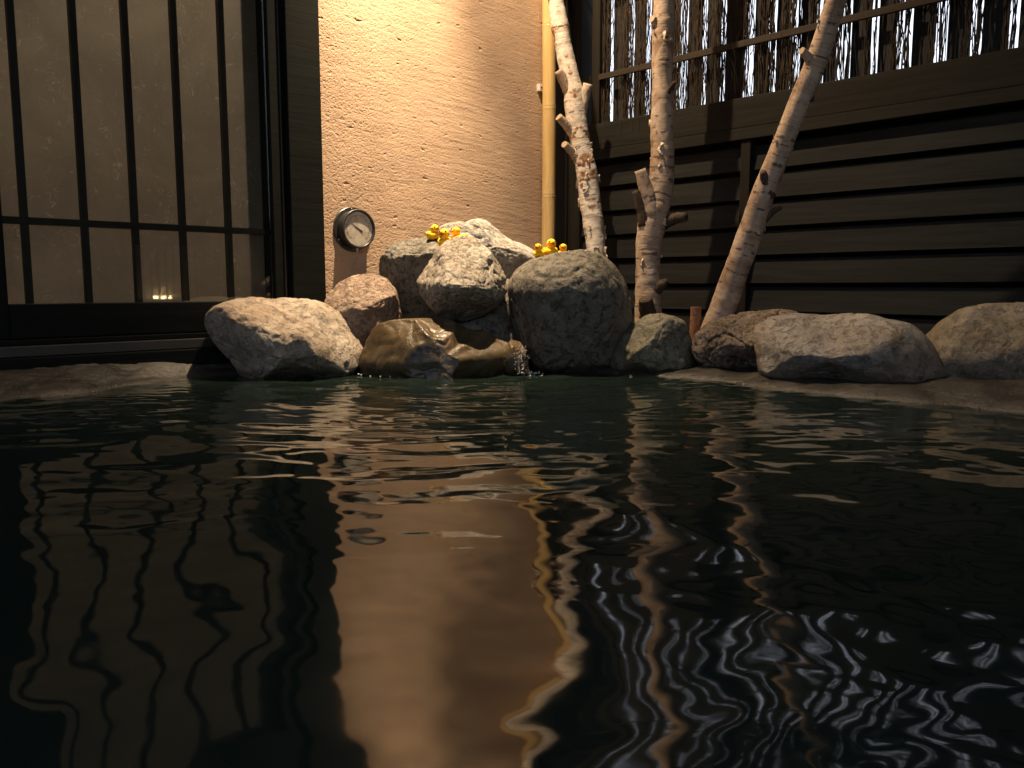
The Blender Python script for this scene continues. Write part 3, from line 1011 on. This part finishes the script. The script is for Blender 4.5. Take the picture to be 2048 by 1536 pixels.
rock('wet brown slab at the waterline under the fountain pile',
     [(718, 722), (728, 698), (744, 664), (760, 648), (790, 640), (850, 638), (898, 640), (922, 650), (940, 664), (966, 660), (995, 680), (1025, 690), (1048, 694), (1054, 708), (1040, 735), (1005, 760), (900, 775), (770, 770), (728, 748)],
     2.42, (880, 715), 0.16, 0.14, 107, M['r_wet'], n=2.8, planes=[(-0.1, 0.18, 1.0, 0.74), (0.62, 0.30, 0.72, 0.70), (-0.72, 0.25, 0.62, 0.74), (0.05, 0.85, 0.5, 0.80)], amp=0.018, fine=0.018, cuts=0, sharp=0.95)
rock('small wet stone where the fountain drips, between slab and biggest boulder',
     [(1008, 695), (1022, 680), (1040, 684), (1051, 700), (1056, 725), (1048, 757), (1015, 762), (1000, 735), (1003, 712)],
     2.42, (1030, 722), 0.06, 0.07, 108, M['r_wet'], sub=5, amp=0.08, fine=0.02, cuts=3)
rock('dark stone added to fill the shaded hollow under the pointed boulder',  # stone added so the shadowed hollow reads black
     [(880, 640), (920, 600), (985, 572), (1020, 555), (1050, 600), (1060, 700), (1040, 745), (950, 750), (890, 730)],
     2.64, (965, 670), 0.10, 0.12, 109, M['r_big'], sub=5, amp=0.05, fine=0.02, cuts=4)
rock('olive tinged boulder in front of the forked birch trunk',
     [(1213, 730), (1221, 696), (1244, 671), (1268, 648), (1294, 631), (1320, 628), (1346, 633), (1365, 642), (1376, 668), (1388, 705), (1396, 738), (1392, 754), (1300, 758), (1225, 750)],
     2.48, (1305, 690), 0.13, 0.15, 110, M['r_olive'], planes=[(-0.4, 0.6, 0.7, 0.74), (0.5, 0.1, 0.85, 0.78)], amp=0.05, fine=0.022, pitd=0.03)
rock('craggy brown rock at the foot of the leaning birch trunk',
     [(1388, 700), (1398, 668), (1428, 646), (1460, 636), (1500, 628), (1548, 622), (1580, 625), (1604, 640), (1620, 700), (1610, 750), (1540, 757), (1450, 752), (1410, 740)],
     2.42, (1490, 690), 0.14, 0.14, 111, M['r_rough'], planes=[(-0.1, 0.7, 0.7, 0.72), (0, -0.6, 0.8, 0.7)], amp=0.07, fine=0.065, pitd=0.09)
rock('long flat topped grey boulder on the right bank',
     [(1513, 682), (1519, 656), (1544, 640), (1580, 632), (1650, 631), (1728, 631), (1762, 641), (1796, 646), (1822, 667), (1842, 692), (1859, 722), (1862, 748), (1832, 768), (1760, 778), (1650, 777), (1565, 768), (1530, 750), (1524, 715)],
     2.19, (1660, 712), 0.17, 0.16, 112, M['r_grey'], n=2.3, planes=[(-0.1, 0.80, 0.60, 0.60), (-0.05, -0.65, 0.75, 0.66)], amp=0.035, fine=0.014, cuts=1, pitd=0.025)
rock('domed brownish boulder cut off by the right edge of the picture',
     [(1856, 730), (1868, 692), (1900, 651), (1936, 625), (1975, 614), (2040, 612), (2120, 620), (2180, 660), (2205, 720), (2195, 790), (2100, 802), (1960, 792), (1880, 765)],
     2.09, (2020, 690), 0.16, 0.16, 113, M['r_right'], n=2.3, planes=[(0, 0.6, 0.8, 0.80)], amp=0.03, fine=0.014, cuts=5)
rock('low dark stone beyond the right edge of the picture',
     [(2210, 760), (2240, 700), (2320, 670), (2420, 680), (2500, 740), (2490, 830), (2350, 860), (2230, 830)],
     1.85, (2350, 750), 0.14, 0.14, 114, M['r_olive'], sub=5)

def surf_z(x, y, zmax=2.0):
    best = 0.0
    for t in rock_bvh:
        h = t.ray_cast(Vector((x, y, zmax)), Vector((0, 0, -1)))
        if h[0] is not None:
            best = max(best, h[0].z)
    return best

# ------------------------------------------------------------------ birch trunks
def flake_mesh(seed):
    rng = random.Random(seed)
    w, h = rng.uniform(0.010, 0.017), rng.uniform(0.012, 0.028)
    nu, nv = 5, 4
    V = []
    for side in (0, 1):
        for j in range(nv):
            for i in range(nu):
                u, v = i / (nu - 1), j / (nv - 1)
                jag = 1 + 0.4 * math.sin(7 * v + seed) * u
                x = (v - 0.5) * h * (1 + 0.3 * u)
                ang = u * 1.05 + 0.1 * math.sin(3 * v + seed)
                rad = w / 1.0
                V.append((math.sin(ang) * rad * jag, x, (1 - math.cos(ang)) * rad + side * 0.0006))
    Fs = []
    n = nu * nv
    for j in range(nv - 1):
        for i in range(nu - 1):
            a = j * nu + i
            Fs.append([a, a + nu, a + nu + 1, a + 1])
            Fs.append([n + a, n + a + 1, n + a + nu + 1, n + a + nu])
    rim = [i for i in range(nu)] + [j * nu + nu - 1 for j in range(1, nv)] + [(nv - 1) * nu + i for i in range(nu - 2, -1, -1)] + [j * nu for j in range(nv - 2, 0, -1)]
    for a, b in zip(rim, rim[1:] + rim[:1]):
        Fs.append([a, b, n + b, n + a])
    me = bpy.data.meshes.new('bark_flake')
    me.from_pydata(V, [], Fs)
    me.materials.append(M['peel'])
    me.polygons.foreach_set('use_smooth', [True] * len(me.polygons))
    return me
flakes = [flake_mesh(i) for i in range(5)]

def stub(root, base, p0, p1, r0, r1, mat, seed, cut=True):
    p0, p1 = np.array(p0), np.array(p1)
    n = 14
    rng = np.random.default_rng(seed)
    path = np.array([p0 + (p1 - p0) * f + np.array([0, 0, 0.006 * math.sin(f * 3)]) for f in np.linspace(0, 1, n)])
    rad = np.linspace(r0, r1, n)
    V, Fs, UV = tube(path, rad, 14, True, ref=(0.3, -1, 0.2))
    ax = np.repeat(path, 14, axis=0)
    nd = V - ax
    V = ax + nd * (1 + 0.28 * fbm(V * 60, seed, 3))[:, None]
    o = mk('branch_stub', V - base, Fs, mat, root, smooth=True, uv=UV)
    o.data.materials.append(M['cut'])
    if cut:
        o.data.polygons[len(Fs) - 1].material_index = 1
        o.data.polygons[len(Fs) - 1].use_smooth = False
    return o

def birch(label, pts, seed, stubs=(), nflake=0, flake_rng=(0.0, 1.0), bumps=0.05, name='birch_trunk', mat=None):
    P, rad = [], []
    for (x, y, w, Y) in pts:
        q = at(x, y, Y)
        k = (Y * ct - (q[2] - CAM_H) * st) / F_PX
        P.append((*q, w * k / 2))
    P = resample(np.array(P), 230)
    path, rad = P[:, :3], P[:, 3]
    base = path[np.argmin(path[:, 2])].copy()
    base[2] = 0.03
    root = empty(name, base)
    tag(root, label, 'trunk', 'cut birch trunks standing before the fence')
    sides = 36
    V, Fs, UV = tube(path, rad, sides)
    ax = np.repeat(path, sides, axis=0)
    nd = V - ax
    Q = np.stack([V[:, 0] * 18, V[:, 1] * 18, V[:, 2] * 34], 1)
    Q2 = np.stack([V[:, 0] * 60, V[:, 1] * 60, V[:, 2] * 150], 1)
    f = 1 + bumps * 1.6 * fbm(V * 9, seed, 3) + bumps * fbm(Q, seed + 5, 4, 0.6) + bumps * 0.55 * fbm(Q2, seed + 9, 3, 0.6)
    V = ax + nd * f[:, None]
    mk('trunk', V - base, Fs, mat or M['bark'], root, smooth=True, uv=UV)
    for i, s in enumerate(stubs):
        (x0, y0, Y0, w0), (x1, y1, Y1, w1), mt = s
        stub(root, base, at(x0, y0, Y0), at(x1, y1, Y1), w0 * Y0 / F_PX / 2, w1 * Y1 / F_PX / 2, M[mt], seed + i, cut=(mt == 'bark'))
    rng = random.Random(seed)
    for i in range(nflake):
        z = rng.uniform(*flake_rng)
        j = int(np.argmin(np.abs(path[:, 2] - z)))
        a = rng.choice([-1, 1]) * rng.uniform(0.5, 1.9) if rng.random() < 0.75 else rng.uniform(-0.6, 0.6)
        d = np.array([math.sin(a), -math.cos(a), 0])
        p = path[j] + d * rad[j] * 0.97
        o = bpy.data.objects.new('bark_flake', flakes[rng.randrange(5)])
        col.objects.link(o)
        o.parent = root
        zax = Vector(d)
        rot = zax.to_track_quat('Z', 'Y').to_matrix().to_4x4() @ Matrix.Rotation(rng.choice([0, 3.14, 0, 3.14, 1.6]) + rng.uniform(-0.6, 0.6), 4, 'Z')
        sc_ = rng.uniform(0.5, 1.15)
        o.matrix_local = Matrix.Translation(Vector(p - base)) @ rot @ Matrix.Scale(sc_, 4)
    return root

Y1 = 3.25
birch('thin brightly lit birch trunk with peeling bark beside the bamboo pole',
      [(1040, -640, 26, 3.2), (1062, -420, 28, 3.2), (1088, -200, 30, Y1), (1112, 0, 32, Y1), (1121, 60, 36, Y1), (1132, 120, 35, Y1), (1146, 180, 39, Y1), (1153, 240, 41, Y1), (1164, 300, 38, Y1),
       (1174, 350, 42, Y1), (1180, 400, 42, Y1), (1186, 440, 41, Y1), (1191, 490, 39, Y1), (1195, 560, 40, Y1), (1199, 650, 44, Y1)], 201,
      stubs=[((1146, 205, Y1, 24), (1117, 142, Y1 - 0.03, 17), 'bark'), ((1160, 235, Y1, 22), (1176, 168, Y1 - 0.02, 18), 'peel'),
             ((1150, 275, Y1, 19), (1117, 234, Y1 - 0.04, 15), 'bark'), ((1152, 315, Y1, 17), (1128, 289, Y1 - 0.05, 13), 'bark')],
      nflake=46, flake_rng=(0.36, 0.80), bumps=0.10, mat=M['bark_white'])
Y2 = 2.9
birch('thick forked birch trunk standing upright behind the olive boulder',
      [(1330, -640, 38, Y2), (1330, -300, 40, Y2), (1329, 0, 42, Y2), (1327, 60, 43, Y2), (1325, 120, 41, Y2), (1324, 200, 42, Y2), (1323, 260, 44, Y2), (1325, 310, 46, Y2), (1323, 360, 48, Y2), (1316, 400, 52, Y2),
       (1306, 440, 57, Y2), (1298, 480, 52, Y2), (1296, 520, 48, Y2), (1296, 560, 49, Y2), (1296, 610, 51, Y2), (1297, 660, 54, Y2), (1297, 740, 58, Y2)], 202,
      stubs=[((1306, 430, Y2 - 0.02, 36), (1280, 340, Y2 - 0.03, 22), 'bark'), ((1290, 450, Y2 - 0.02, 26), (1271, 382, Y2 - 0.03, 14), 'deadbark'),
             ((1322, 450, Y2, 26), (1372, 434, Y2 - 0.06, 18), 'deadbark'), ((1300, 650, Y2 - 0.03, 40), (1290, 598, Y2 - 0.06, 26), 'deadbark'),
             ((1312, 580, Y2 - 0.02, 26), (1334, 566, Y2 - 0.04, 16), 'deadbark'), ((1320, 60, Y2, 22), (1304, 38, Y2 - 0.02, 14), 'bark'),
             ((1330, 200, Y2 - 0.01, 12), (1350, 165, Y2 - 0.06, 7), 'deadbark')],
      nflake=18, flake_rng=(0.3, 1.2), bumps=0.085)
birch('slanting birch trunk leaning right in front of the louvre boards',
      [(1960, -760, 32, 2.05), (1850, -470, 34, 2.15), (1750, -205, 37, 2.28), (1673, 0, 40, 2.36), (1639, 107, 42, 2.40), (1606, 187, 43, 2.43), (1573, 268, 42, 2.46), (1548, 334, 44, 2.48), (1523, 396, 46, 2.50),
       (1504, 455, 49, 2.52), (1472, 543, 50, 2.54), (1446, 616, 52, 2.56), (1428, 660, 52, 2.57), (1405, 720, 50, 2.58), (1392, 760, 50, 2.59)], 203,
      stubs=[((1624, 130, 2.40, 20), (1603, 102, 2.38, 14), 'bark'), ((1530, 440, 2.5, 14), (1562, 416, 2.47, 9), 'deadbark'), ((1536, 395, 2.49, 30), (1526, 344, 2.455, 12), 'deadbark'),
             ((1612, 200, 2.43, 30), (1625, 160, 2.40, 14), 'deadbark')],
      nflake=9, flake_rng=(0.35, 1.1), bumps=0.05)
stump = birch('short reddish sawn stump between the olive boulder and leaning trunk',
      [(1392, 614, 21, 2.6), (1391, 640, 22, 2.6), (1390, 670, 24, 2.6), (1388, 700, 28, 2.6), (1386, 760, 32, 2.6)], 204, bumps=0.08, name='cut_stump', mat=M['redbark'])
stump['category'] = 'stump'
del stump['group']

# ------------------------------------------------------------------ bamboo pole and cable clip
def build_bamboo():
    tc, _ = on_A(1096, 300, -0.034)
    p0 = wA(tc, 0.034)
    root = empty('bamboo_pole', (p0[0], p0[1], 0.02))
    tag(root, 'upright yellow bamboo pole at the right edge of the plaster wall', 'pole')
    n = NT('bamboo_skin')
    v = n.coord('Object', scale=(30, 30, 2))
    g = n.noise(v, 3, 5, 0.6)
    c = n.ramp(g, [(0.3, (0.50, 0.33, 0.12)), (0.7, (0.66, 0.46, 0.19))])
    n.set(Base_Color=c, Roughness=0.32, Normal=n.bump(g, 0.0004))
    mat = n.m
    zn = [on_A(1096, y, -0.034)[1] for y in (402, 226, 62)]
    step = (zn[2] - zn[0]) / 2
    nodes = [zn[0] - step, zn[0], zn[1], zn[2], zn[2] + step * 0.98, zn[2] + step * 1.97, zn[2] + step * 2.95]
    r0 = 0.0272
    zz = [0.0]
    rr = [r0]
    for z in nodes:
        zz += [z - 0.02, z - 0.006, z - 0.0015, z, z + 0.0015, z + 0.008, z + 0.03]
        rr += [r0, r0 * 1.02, r0 * 1.045, r0 * 0.985, r0 * 1.03, r0 * 1.0, r0 * 0.99]
    zz.append(ROOF_Z - 0.03)
    rr.append(r0 * 0.95)
    path = np.array([[0.004 * math.sin(z * 2.1), 0, z] for z in zz])
    keep = [0] + [i for i in range(1, len(zz)) if zz[i] > zz[i - 1] + 1e-5]
    V, Fs, UV = tube(path[keep], np.array(rr)[keep], 28)
    mk('culm', V, Fs, mat, root, smooth=True)
    nm = mat_plain('bamboo_node', (0.62, 0.52, 0.34), 0.6, 0.3)
    for z in nodes[:4]:
        V, Fs, UV = tube(np.array([[0.004 * math.sin(z * 2.1), 0, z - 0.0022], [0.004 * math.sin(z * 2.1), 0, z - 0.0008], [0.004 * math.sin(z * 2.1), 0, z + 0.0008]]), [r0 * 1.035, r0 * 1.065, r0 * 1.03], 28)
        mk('node_ring', V, Fs, nm, root, smooth=True)
    t, z = on_A(1077, 175)
    o = empty('cable_clip', wA(t, 0, z - 0.013), ANG_A)
    tag(o, 'small white plastic clip on the plaster beside the bamboo pole', 'clip')
    box('clip_body', -0.010, 0.006, -0.017, 0.004, -0.004, 0.024, M['clip'], o, 0.003)
    box('clip_slot', -0.004, 0.004, -0.0185, -0.0165, 0.006, 0.013, M['gunmetal'], o, 0.0004)
build_bamboo()

# ------------------------------------------------------------------ thermometer
def build_thermo():
    t, z = on_A(704, 459)
    root = empty('wall_thermometer', wA(t, 0, z), ANG_A)
    tag(root, 'round black dial thermometer with wire screwed to the plaster wall', 'thermometer')
    def lathe(name, prof, mat, n=56, smooth=True):
        # prof: (radius, y) with y negative = out of the wall
        V = []
        for r, y in prof:
            for k in range(n):
                a = 2 * math.pi * k / n
                V.append((r * math.cos(a), y, r * math.sin(a)))
        Fs = []
        for i in range(len(prof) - 1):
            for k in range(n):
                k2 = (k + 1) % n
                Fs.append([i * n + k, i * n + k2, (i + 1) * n + k2, (i + 1) * n + k])
        Fs.append([k for k in range(n)][::-1])
        Fs.append([(len(prof) - 1) * n + k for k in range(n)])
        o = mk(name, V, Fs, mat, root, smooth=False)
        return o
    rf = 0.0735
    lathe('flange', [(rf, 0.004), (rf, -0.004), (rf - 0.002, -0.006), (0.058, -0.0065)], M['gunmetal'])
    lathe('case', [(0.0605, -0.006), (0.0595, -0.034), (0.0605, -0.036)], M['gunmetal'])
    # bezel ring
    prof = [(0.0608, -0.0345), (0.0640, -0.036), (0.0645, -0.042), (0.0620, -0.0445), (0.0575, -0.044), (0.0560, -0.0395), (0.0560, -0.0365)]
    n = 56
    V, Fs = [], []
    for r, y in prof:
        for k in range(n):
            a = 2 * math.pi * k / n
            V.append((r * math.cos(a), y, r * math.sin(a)))
    m = len(prof)
    for i in range(m):
        for k in range(n):
            k2 = (k + 1) % n
            i2 = (i + 1) % m
            Fs.append([i * n + k, i * n + k2, i2 * n + k2, i2 * n + k])
    mk('bezel', V, Fs, M['gunmetal'], root, smooth=True)
    nt = NT('dial_face')
    v = nt.coord('Object')
    a = nt.noise(v, 34, 4, 0.6)
    c = nt.ramp(a, [(0.34, (0.36, 0.32, 0.25)), (0.6, (0.52, 0.49, 0.44))])
    b = nt.ramp(nt.noise(v, 75, 2, 0.5), [(0.27, 1.0), (0.36, 0.0)])
    c = nt.mix(nt.math('MULTIPLY', b, 0.6), c, (0.22, 0.19, 0.15))
    nt.set(Base_Color=c, Roughness=0.35)
    lathe('dial', [(0.0557, -0.034), (0.0557, -0.0375), (0.055, -0.0380)], nt.m)
    # faint graduations
    for k in range(28):
        ang = R(225 - k * 270 / 27)
        L = 0.008 if k % 3 == 0 else 0.0045
        c_, s_ = math.cos(ang), math.sin(ang)
        r1 = 0.047
        w = 0.0008
        P = [((r1 - L) * c_ - w * s_, (r1 - L) * s_ + w * c_), ((r1 - L) * c_ + w * s_, (r1 - L) * s_ - w * c_), (r1 * c_ + w * s_, r1 * s_ - w * c_), (r1 * c_ - w * s_, r1 * s_ + w * c_)]
        V = [(x, -0.0383, q) for x, q in P] + [(x, -0.0379, q) for x, q in P]
        mk('graduation', V, [[0, 1, 2, 3], [7, 6, 5, 4], [0, 4, 5, 1], [1, 5, 6, 2], [2, 6, 7, 3], [3, 7, 4, 0]], M['eye'], root)
    # needle pointing up left with a counterweight
    a = R(146)
    c_, s_ = math.cos(a), math.sin(a)
    def pt(l, w, y):
        return (l * c_ - w * s_ + 0.004, y, l * s_ + w * c_ - 0.002)
    N = [pt(0.045, 0, -0.0389), pt(0.0, 0.0017, -0.0389), pt(-0.014, 0.0035, -0.0389), pt(-0.012, 0, -0.0389), pt(-0.014, -0.0035, -0.0389), pt(0.0, -0.0017, -0.0389)]
    N2 = [(x, -0.0384, q) for x, y, q in N]
    Fs = [[0, 1, 2, 3, 4, 5], [11, 10, 9, 8, 7, 6]] + [[i, (i + 1) % 6, 6 + (i + 1) % 6, 6 + i] for i in range(6)]
    mk('needle', N + N2, Fs, M['eye'], root)
    for ang in (92, 212, 328):
        bm = bmesh.new()
        bmesh.ops.create_uvsphere(bm, u_segments=12, v_segments=8, radius=0.0032)
        for v_ in bm.verts:
            v_.co = Vector((v_.co.x + 0.0655 * math.cos(R(ang)), v_.co.y * 0.6 - 0.006, v_.co.z + 0.0655 * math.sin(R(ang))))
        bm_obj('screw', bm, M['steel'], root, True)
    V, Fs, UV = tube(np.array([[0.0, -0.028, -0.057], [0.0, -0.028, -0.071]]), [0.0045, 0.0035], 12)
    mk('wire_gland', V, Fs, M['steel'], root, True)
    pth = resample([[0.0, -0.028, -0.068], [0.001, -0.029, -0.085], [-0.006, -0.029, -0.11], [-0.012, -0.028, -0.14], [-0.016, -0.030, -0.18], [-0.017, -0.032, -0.24]], 30)
    V, Fs, UV = tube(pth, [0.0026] * 30, 8)
    mk('wire', V, Fs, M['wire'], root, True)
build_thermo()

# ------------------------------------------------------------------ rubber ducks
def build_duck_meshes():
    d = {}
    v, f = ico(3)
    b = v.copy()
    body = np.zeros_like(b)                 # x forward
    x, y, z = b[:, 0], b[:, 1], b[:, 2]
    body[:, 0] = x * 0.0235
    body[:, 1] = y * 0.0175 * (1 - 0.18 * np.clip(-x, 0, 1))
    body[:, 2] = 0.0135 + z * 0.0135
    body[:, 2] = np.maximum(body[:, 2], 0.0015 + 0.002 * (x * x))
    tail = np.clip(-x - 0.55, 0, 1)
    body[:, 2] += tail * 0.026 * (z > -0.2)
    body[:, 0] -= tail * 0.008
    d['body'] = (body, f)
    h = b * np.array([0.0128, 0.0126, 0.0125]) + np.array([0.0095, 0, 0.0335])
    nk = np.clip(-b[:, 2] - 0.4, 0, 1)
    h[:, 2] -= nk * 0.006
    d['head'] = (h, f)
    v2, f2 = ico(2)
    def beak(zc, thick, lift):
        q = v2 * np.array([0.0085, 0.0065, thick]) + np.array([0.0225, 0, zc])
        q[:, 2] += lift * np.clip(v2[:, 0], 0, 1) ** 2
        return q
    d['upper_beak'] = (beak(0.0335, 0.0022, 0.0035), f2)
    d['lower_beak'] = (beak(0.0308, 0.0018, -0.001), f2)
    for nm, sgn in (('eye', 1), ('eye2', -1)):
        d[nm] = (v2 * np.array([0.0012, 0.0020, 0.0026]) + np.array([0.0190, 0.0072 * sgn, 0.0385]), f2)
    for nm, sgn in (('wing', 1), ('wing2', -1)):
        w = v2 * np.array([0.0125, 0.0035, 0.0075]) + np.array([-0.004, 0.0155 * sgn, 0.0165])
        w[:, 2] += np.clip(-v2[:, 0], 0, 1) * 0.004
        d[nm] = (w, f2)
    out = {}
    mats = {'body': 'duck', 'head': 'duck', 'wing': 'duck', 'wing2': 'duck', 'upper_beak': 'beak', 'lower_beak': 'beak', 'eye': 'eye', 'eye2': 'eye'}
    for k, (vv, ff) in d.items():
        me = bpy.data.meshes.new(k.rstrip('2'))
        me.from_pydata(vv.tolist(), [], ff.tolist())
        me.materials.append(M[mats[k]])
        me.polygons.foreach_set('use_smooth', [True] * len(me.polygons))
        out[k] = me
    return out
DM = build_duck_meshes()
def duck(label, px, py, Y, heading, scale=1.0, sink=0.002, roll=0.0, dz=0.0):
    p = at(px, py, Y)
    z = surf_z(p[0], p[1])
    z = max(z, p[2] - 0.02) if abs(z - p[2]) > 0.05 else z
    root = empty('rubber_duck', (p[0], p[1], z - sink + dz))
    root.rotation_euler = (R(roll), 0, R(heading))
    root.scale = (scale * 1.15,) * 3
    tag(root, label, 'duck', 'toy ducks on the fountain rocks')
    for k, me in DM.items():
        o = bpy.data.objects.new(k.rstrip('2'), me)
        col.objects.link(o)
        o.parent = root
duck('yellow rubber duck furthest left, on the dark rock against the plaster', 866, 474, 2.74, -50, 0.95)
duck('yellow rubber duck in front, wedged beside the pointed rock tip', 891, 486, 2.60, -105, 1.15, dz=0.008)
duck('yellow rubber duck turned sideways just behind the pointed rock tip', 918, 476, 2.64, -150, 0.95, dz=0.006)
duck('small yellow rubber duck lowest on the left shoulder of the biggest boulder', 1078, 520, 2.60, -110, 0.85)
duck('yellow rubber duck in the middle of three on the biggest boulder', 1101, 514, 2.63, -80, 1.05)
duck('yellow rubber duck peeking over the biggest boulder nearest the birch', 1127, 508, 2.66, -100, 0.85, dz=-0.004)

# ------------------------------------------------------------------ splashing water at the fountain foot
def build_splash():
    rng = random.Random(3)
    v, f = ico(1)
    V, Fs = [], []
    def drop(p, r):
        b = len(V)
        for q in v:
            V.append((p[0] + q[0] * r * rng.uniform(0.8, 1.6), p[1] + q[1] * r, p[2] + q[2] * r * rng.uniform(0.5, 1.0)))
        for t in f:
            Fs.append([b + int(i) for i in t])
    for k in range(230):
        x = rng.uniform(715, 1055) if k < 130 else rng.gauss(1040, 16)
        y = 748 + 5 * math.sin((x - 700) / 60) + rng.gauss(0, 2.2)
        p = on_z(x, y)
        drop((p[0], p[1], rng.uniform(0.0, 0.004)), rng.uniform(0.0010, 0.0032))
    for k in range(120):
        p = at(rng.gauss(1043, 6), rng.uniform(690, 748), 2.31 + rng.uniform(-0.02, 0.03))
        drop(p, rng.uniform(0.0007, 0.0017))
    o = mk('splash_drops', V, Fs, M['foam'], smooth=True)
    tag(o, 'white splashing drops where the fountain meets the pool', 'splash', kind='stuff')
build_splash()

# ------------------------------------------------------------------ lamps of the place and the added room lamp
build_room_lamp()
def build_spot():
    p = wA(LAMP_T, LAMP_P, LAMP_Z)
    root = empty('ceiling_spotlight', p)
    tag(root, 'small black spotlight under the roof above the plaster wall', 'lamp')
    n = 24
    V, Fs = [], []
    prof = [(0.020, 0.16), (0.036, 0.15), (0.040, 0.05), (0.040, 0.0), (0.037, 0.0), (0.036, 0.04), (0.010, 0.045)]
    for r, z in prof:
        for k in range(n):
            a = 2 * math.pi * k / n
            V.append((r * math.cos(a), r * math.sin(a), z))
    for i in range(len(prof) - 1):
        for k in range(n):
            k2 = (k + 1) % n
            Fs.append([i * n + k, i * n + k2, (i + 1) * n + k2, (i + 1) * n + k])
    Fs.append([k for k in range(n)][::-1])
    mk('lamp_can', V, Fs, M['gunmetal'], root, True)
    V, Fs, UV = tube(np.array([[0, 0, 0.15], [0, 0, ROOF_Z - LAMP_Z]]), [0.008, 0.008], 10)
    mk('lamp_stem', V, Fs, M['gunmetal'], root, True)
    bm = bmesh.new()
    bmesh.ops.create_circle(bm, cap_ends=True, segments=24, radius=0.034)
    for v in bm.verts:
        v.co.z = 0.030
    bmesh.ops.reverse_faces(bm, faces=bm.faces[:])
    bm_obj('lamp_lens', bm, make_emit('lamp_lens', LAMP_COL, 6.0), root)
    for nm, w, size, blend in (('spot_core', LAMP_CORE_W, 50, 1.0), ('spot_spill', LAMP_SPILL_W, 118, 0.8)):
        ld = bpy.data.lights.new(nm, 'SPOT')
        ld.energy = w
        ld.color = LAMP_COL
        ld.spot_size = R(size)
        ld.spot_blend = blend
        ld.shadow_soft_size = 0.022
        lo = bpy.data.objects.new(nm, ld)
        lo.location = (0, 0, -0.005)
        d = Vector((0.02 * dA[0] - 0.10 * nA[0], 0.02 * dA[1] - 0.10 * nA[1], -1)) if nm == 'spot_core' else Vector((0.36 * dA[0] - 0.06 * nA[0], 0.36 * dA[1] - 0.06 * nA[1], -1))
        lo.rotation_euler = (-d).to_track_quat('Z', 'Y').to_euler()
        col.objects.link(lo)
        lo.parent = root
build_spot()

def build_lantern():
    # low slatted lantern on the right bank, seen only as a glow mirrored in the door glass
    root = empty('slatted_lantern', (1.93, 1.03, 0.15), R(-20))
    tag(root, 'low slatted garden lantern on the right bank mirrored in the door glass', 'lantern')
    box('lantern_base', -0.05, 0.05, -0.20, 0.20, -0.05, 0.02, M['post'], root)
    box('lantern_top', -0.05, 0.05, -0.20, 0.20, 0.36, 0.385, M['post'], root)
    box('lantern_back', 0.035, 0.045, -0.19, 0.19, 0.0205, 0.3595, mat_plain('lantern_back', (0.5, 0.42, 0.3), 0.8), root, 0)
    for k in range(9):
        y = -0.18 + k * 0.045
        box('slat', -0.045, -0.030, y - 0.007, y + 0.007, 0.0205, 0.3595, M['post'], root, 0.001)
    box('light_tube', -0.008, 0.012, -0.10, 0.02, 0.022, 0.040, make_emit('lantern_light', (1.0, 0.72, 0.38), 14.0), root, 0.003)
build_lantern()
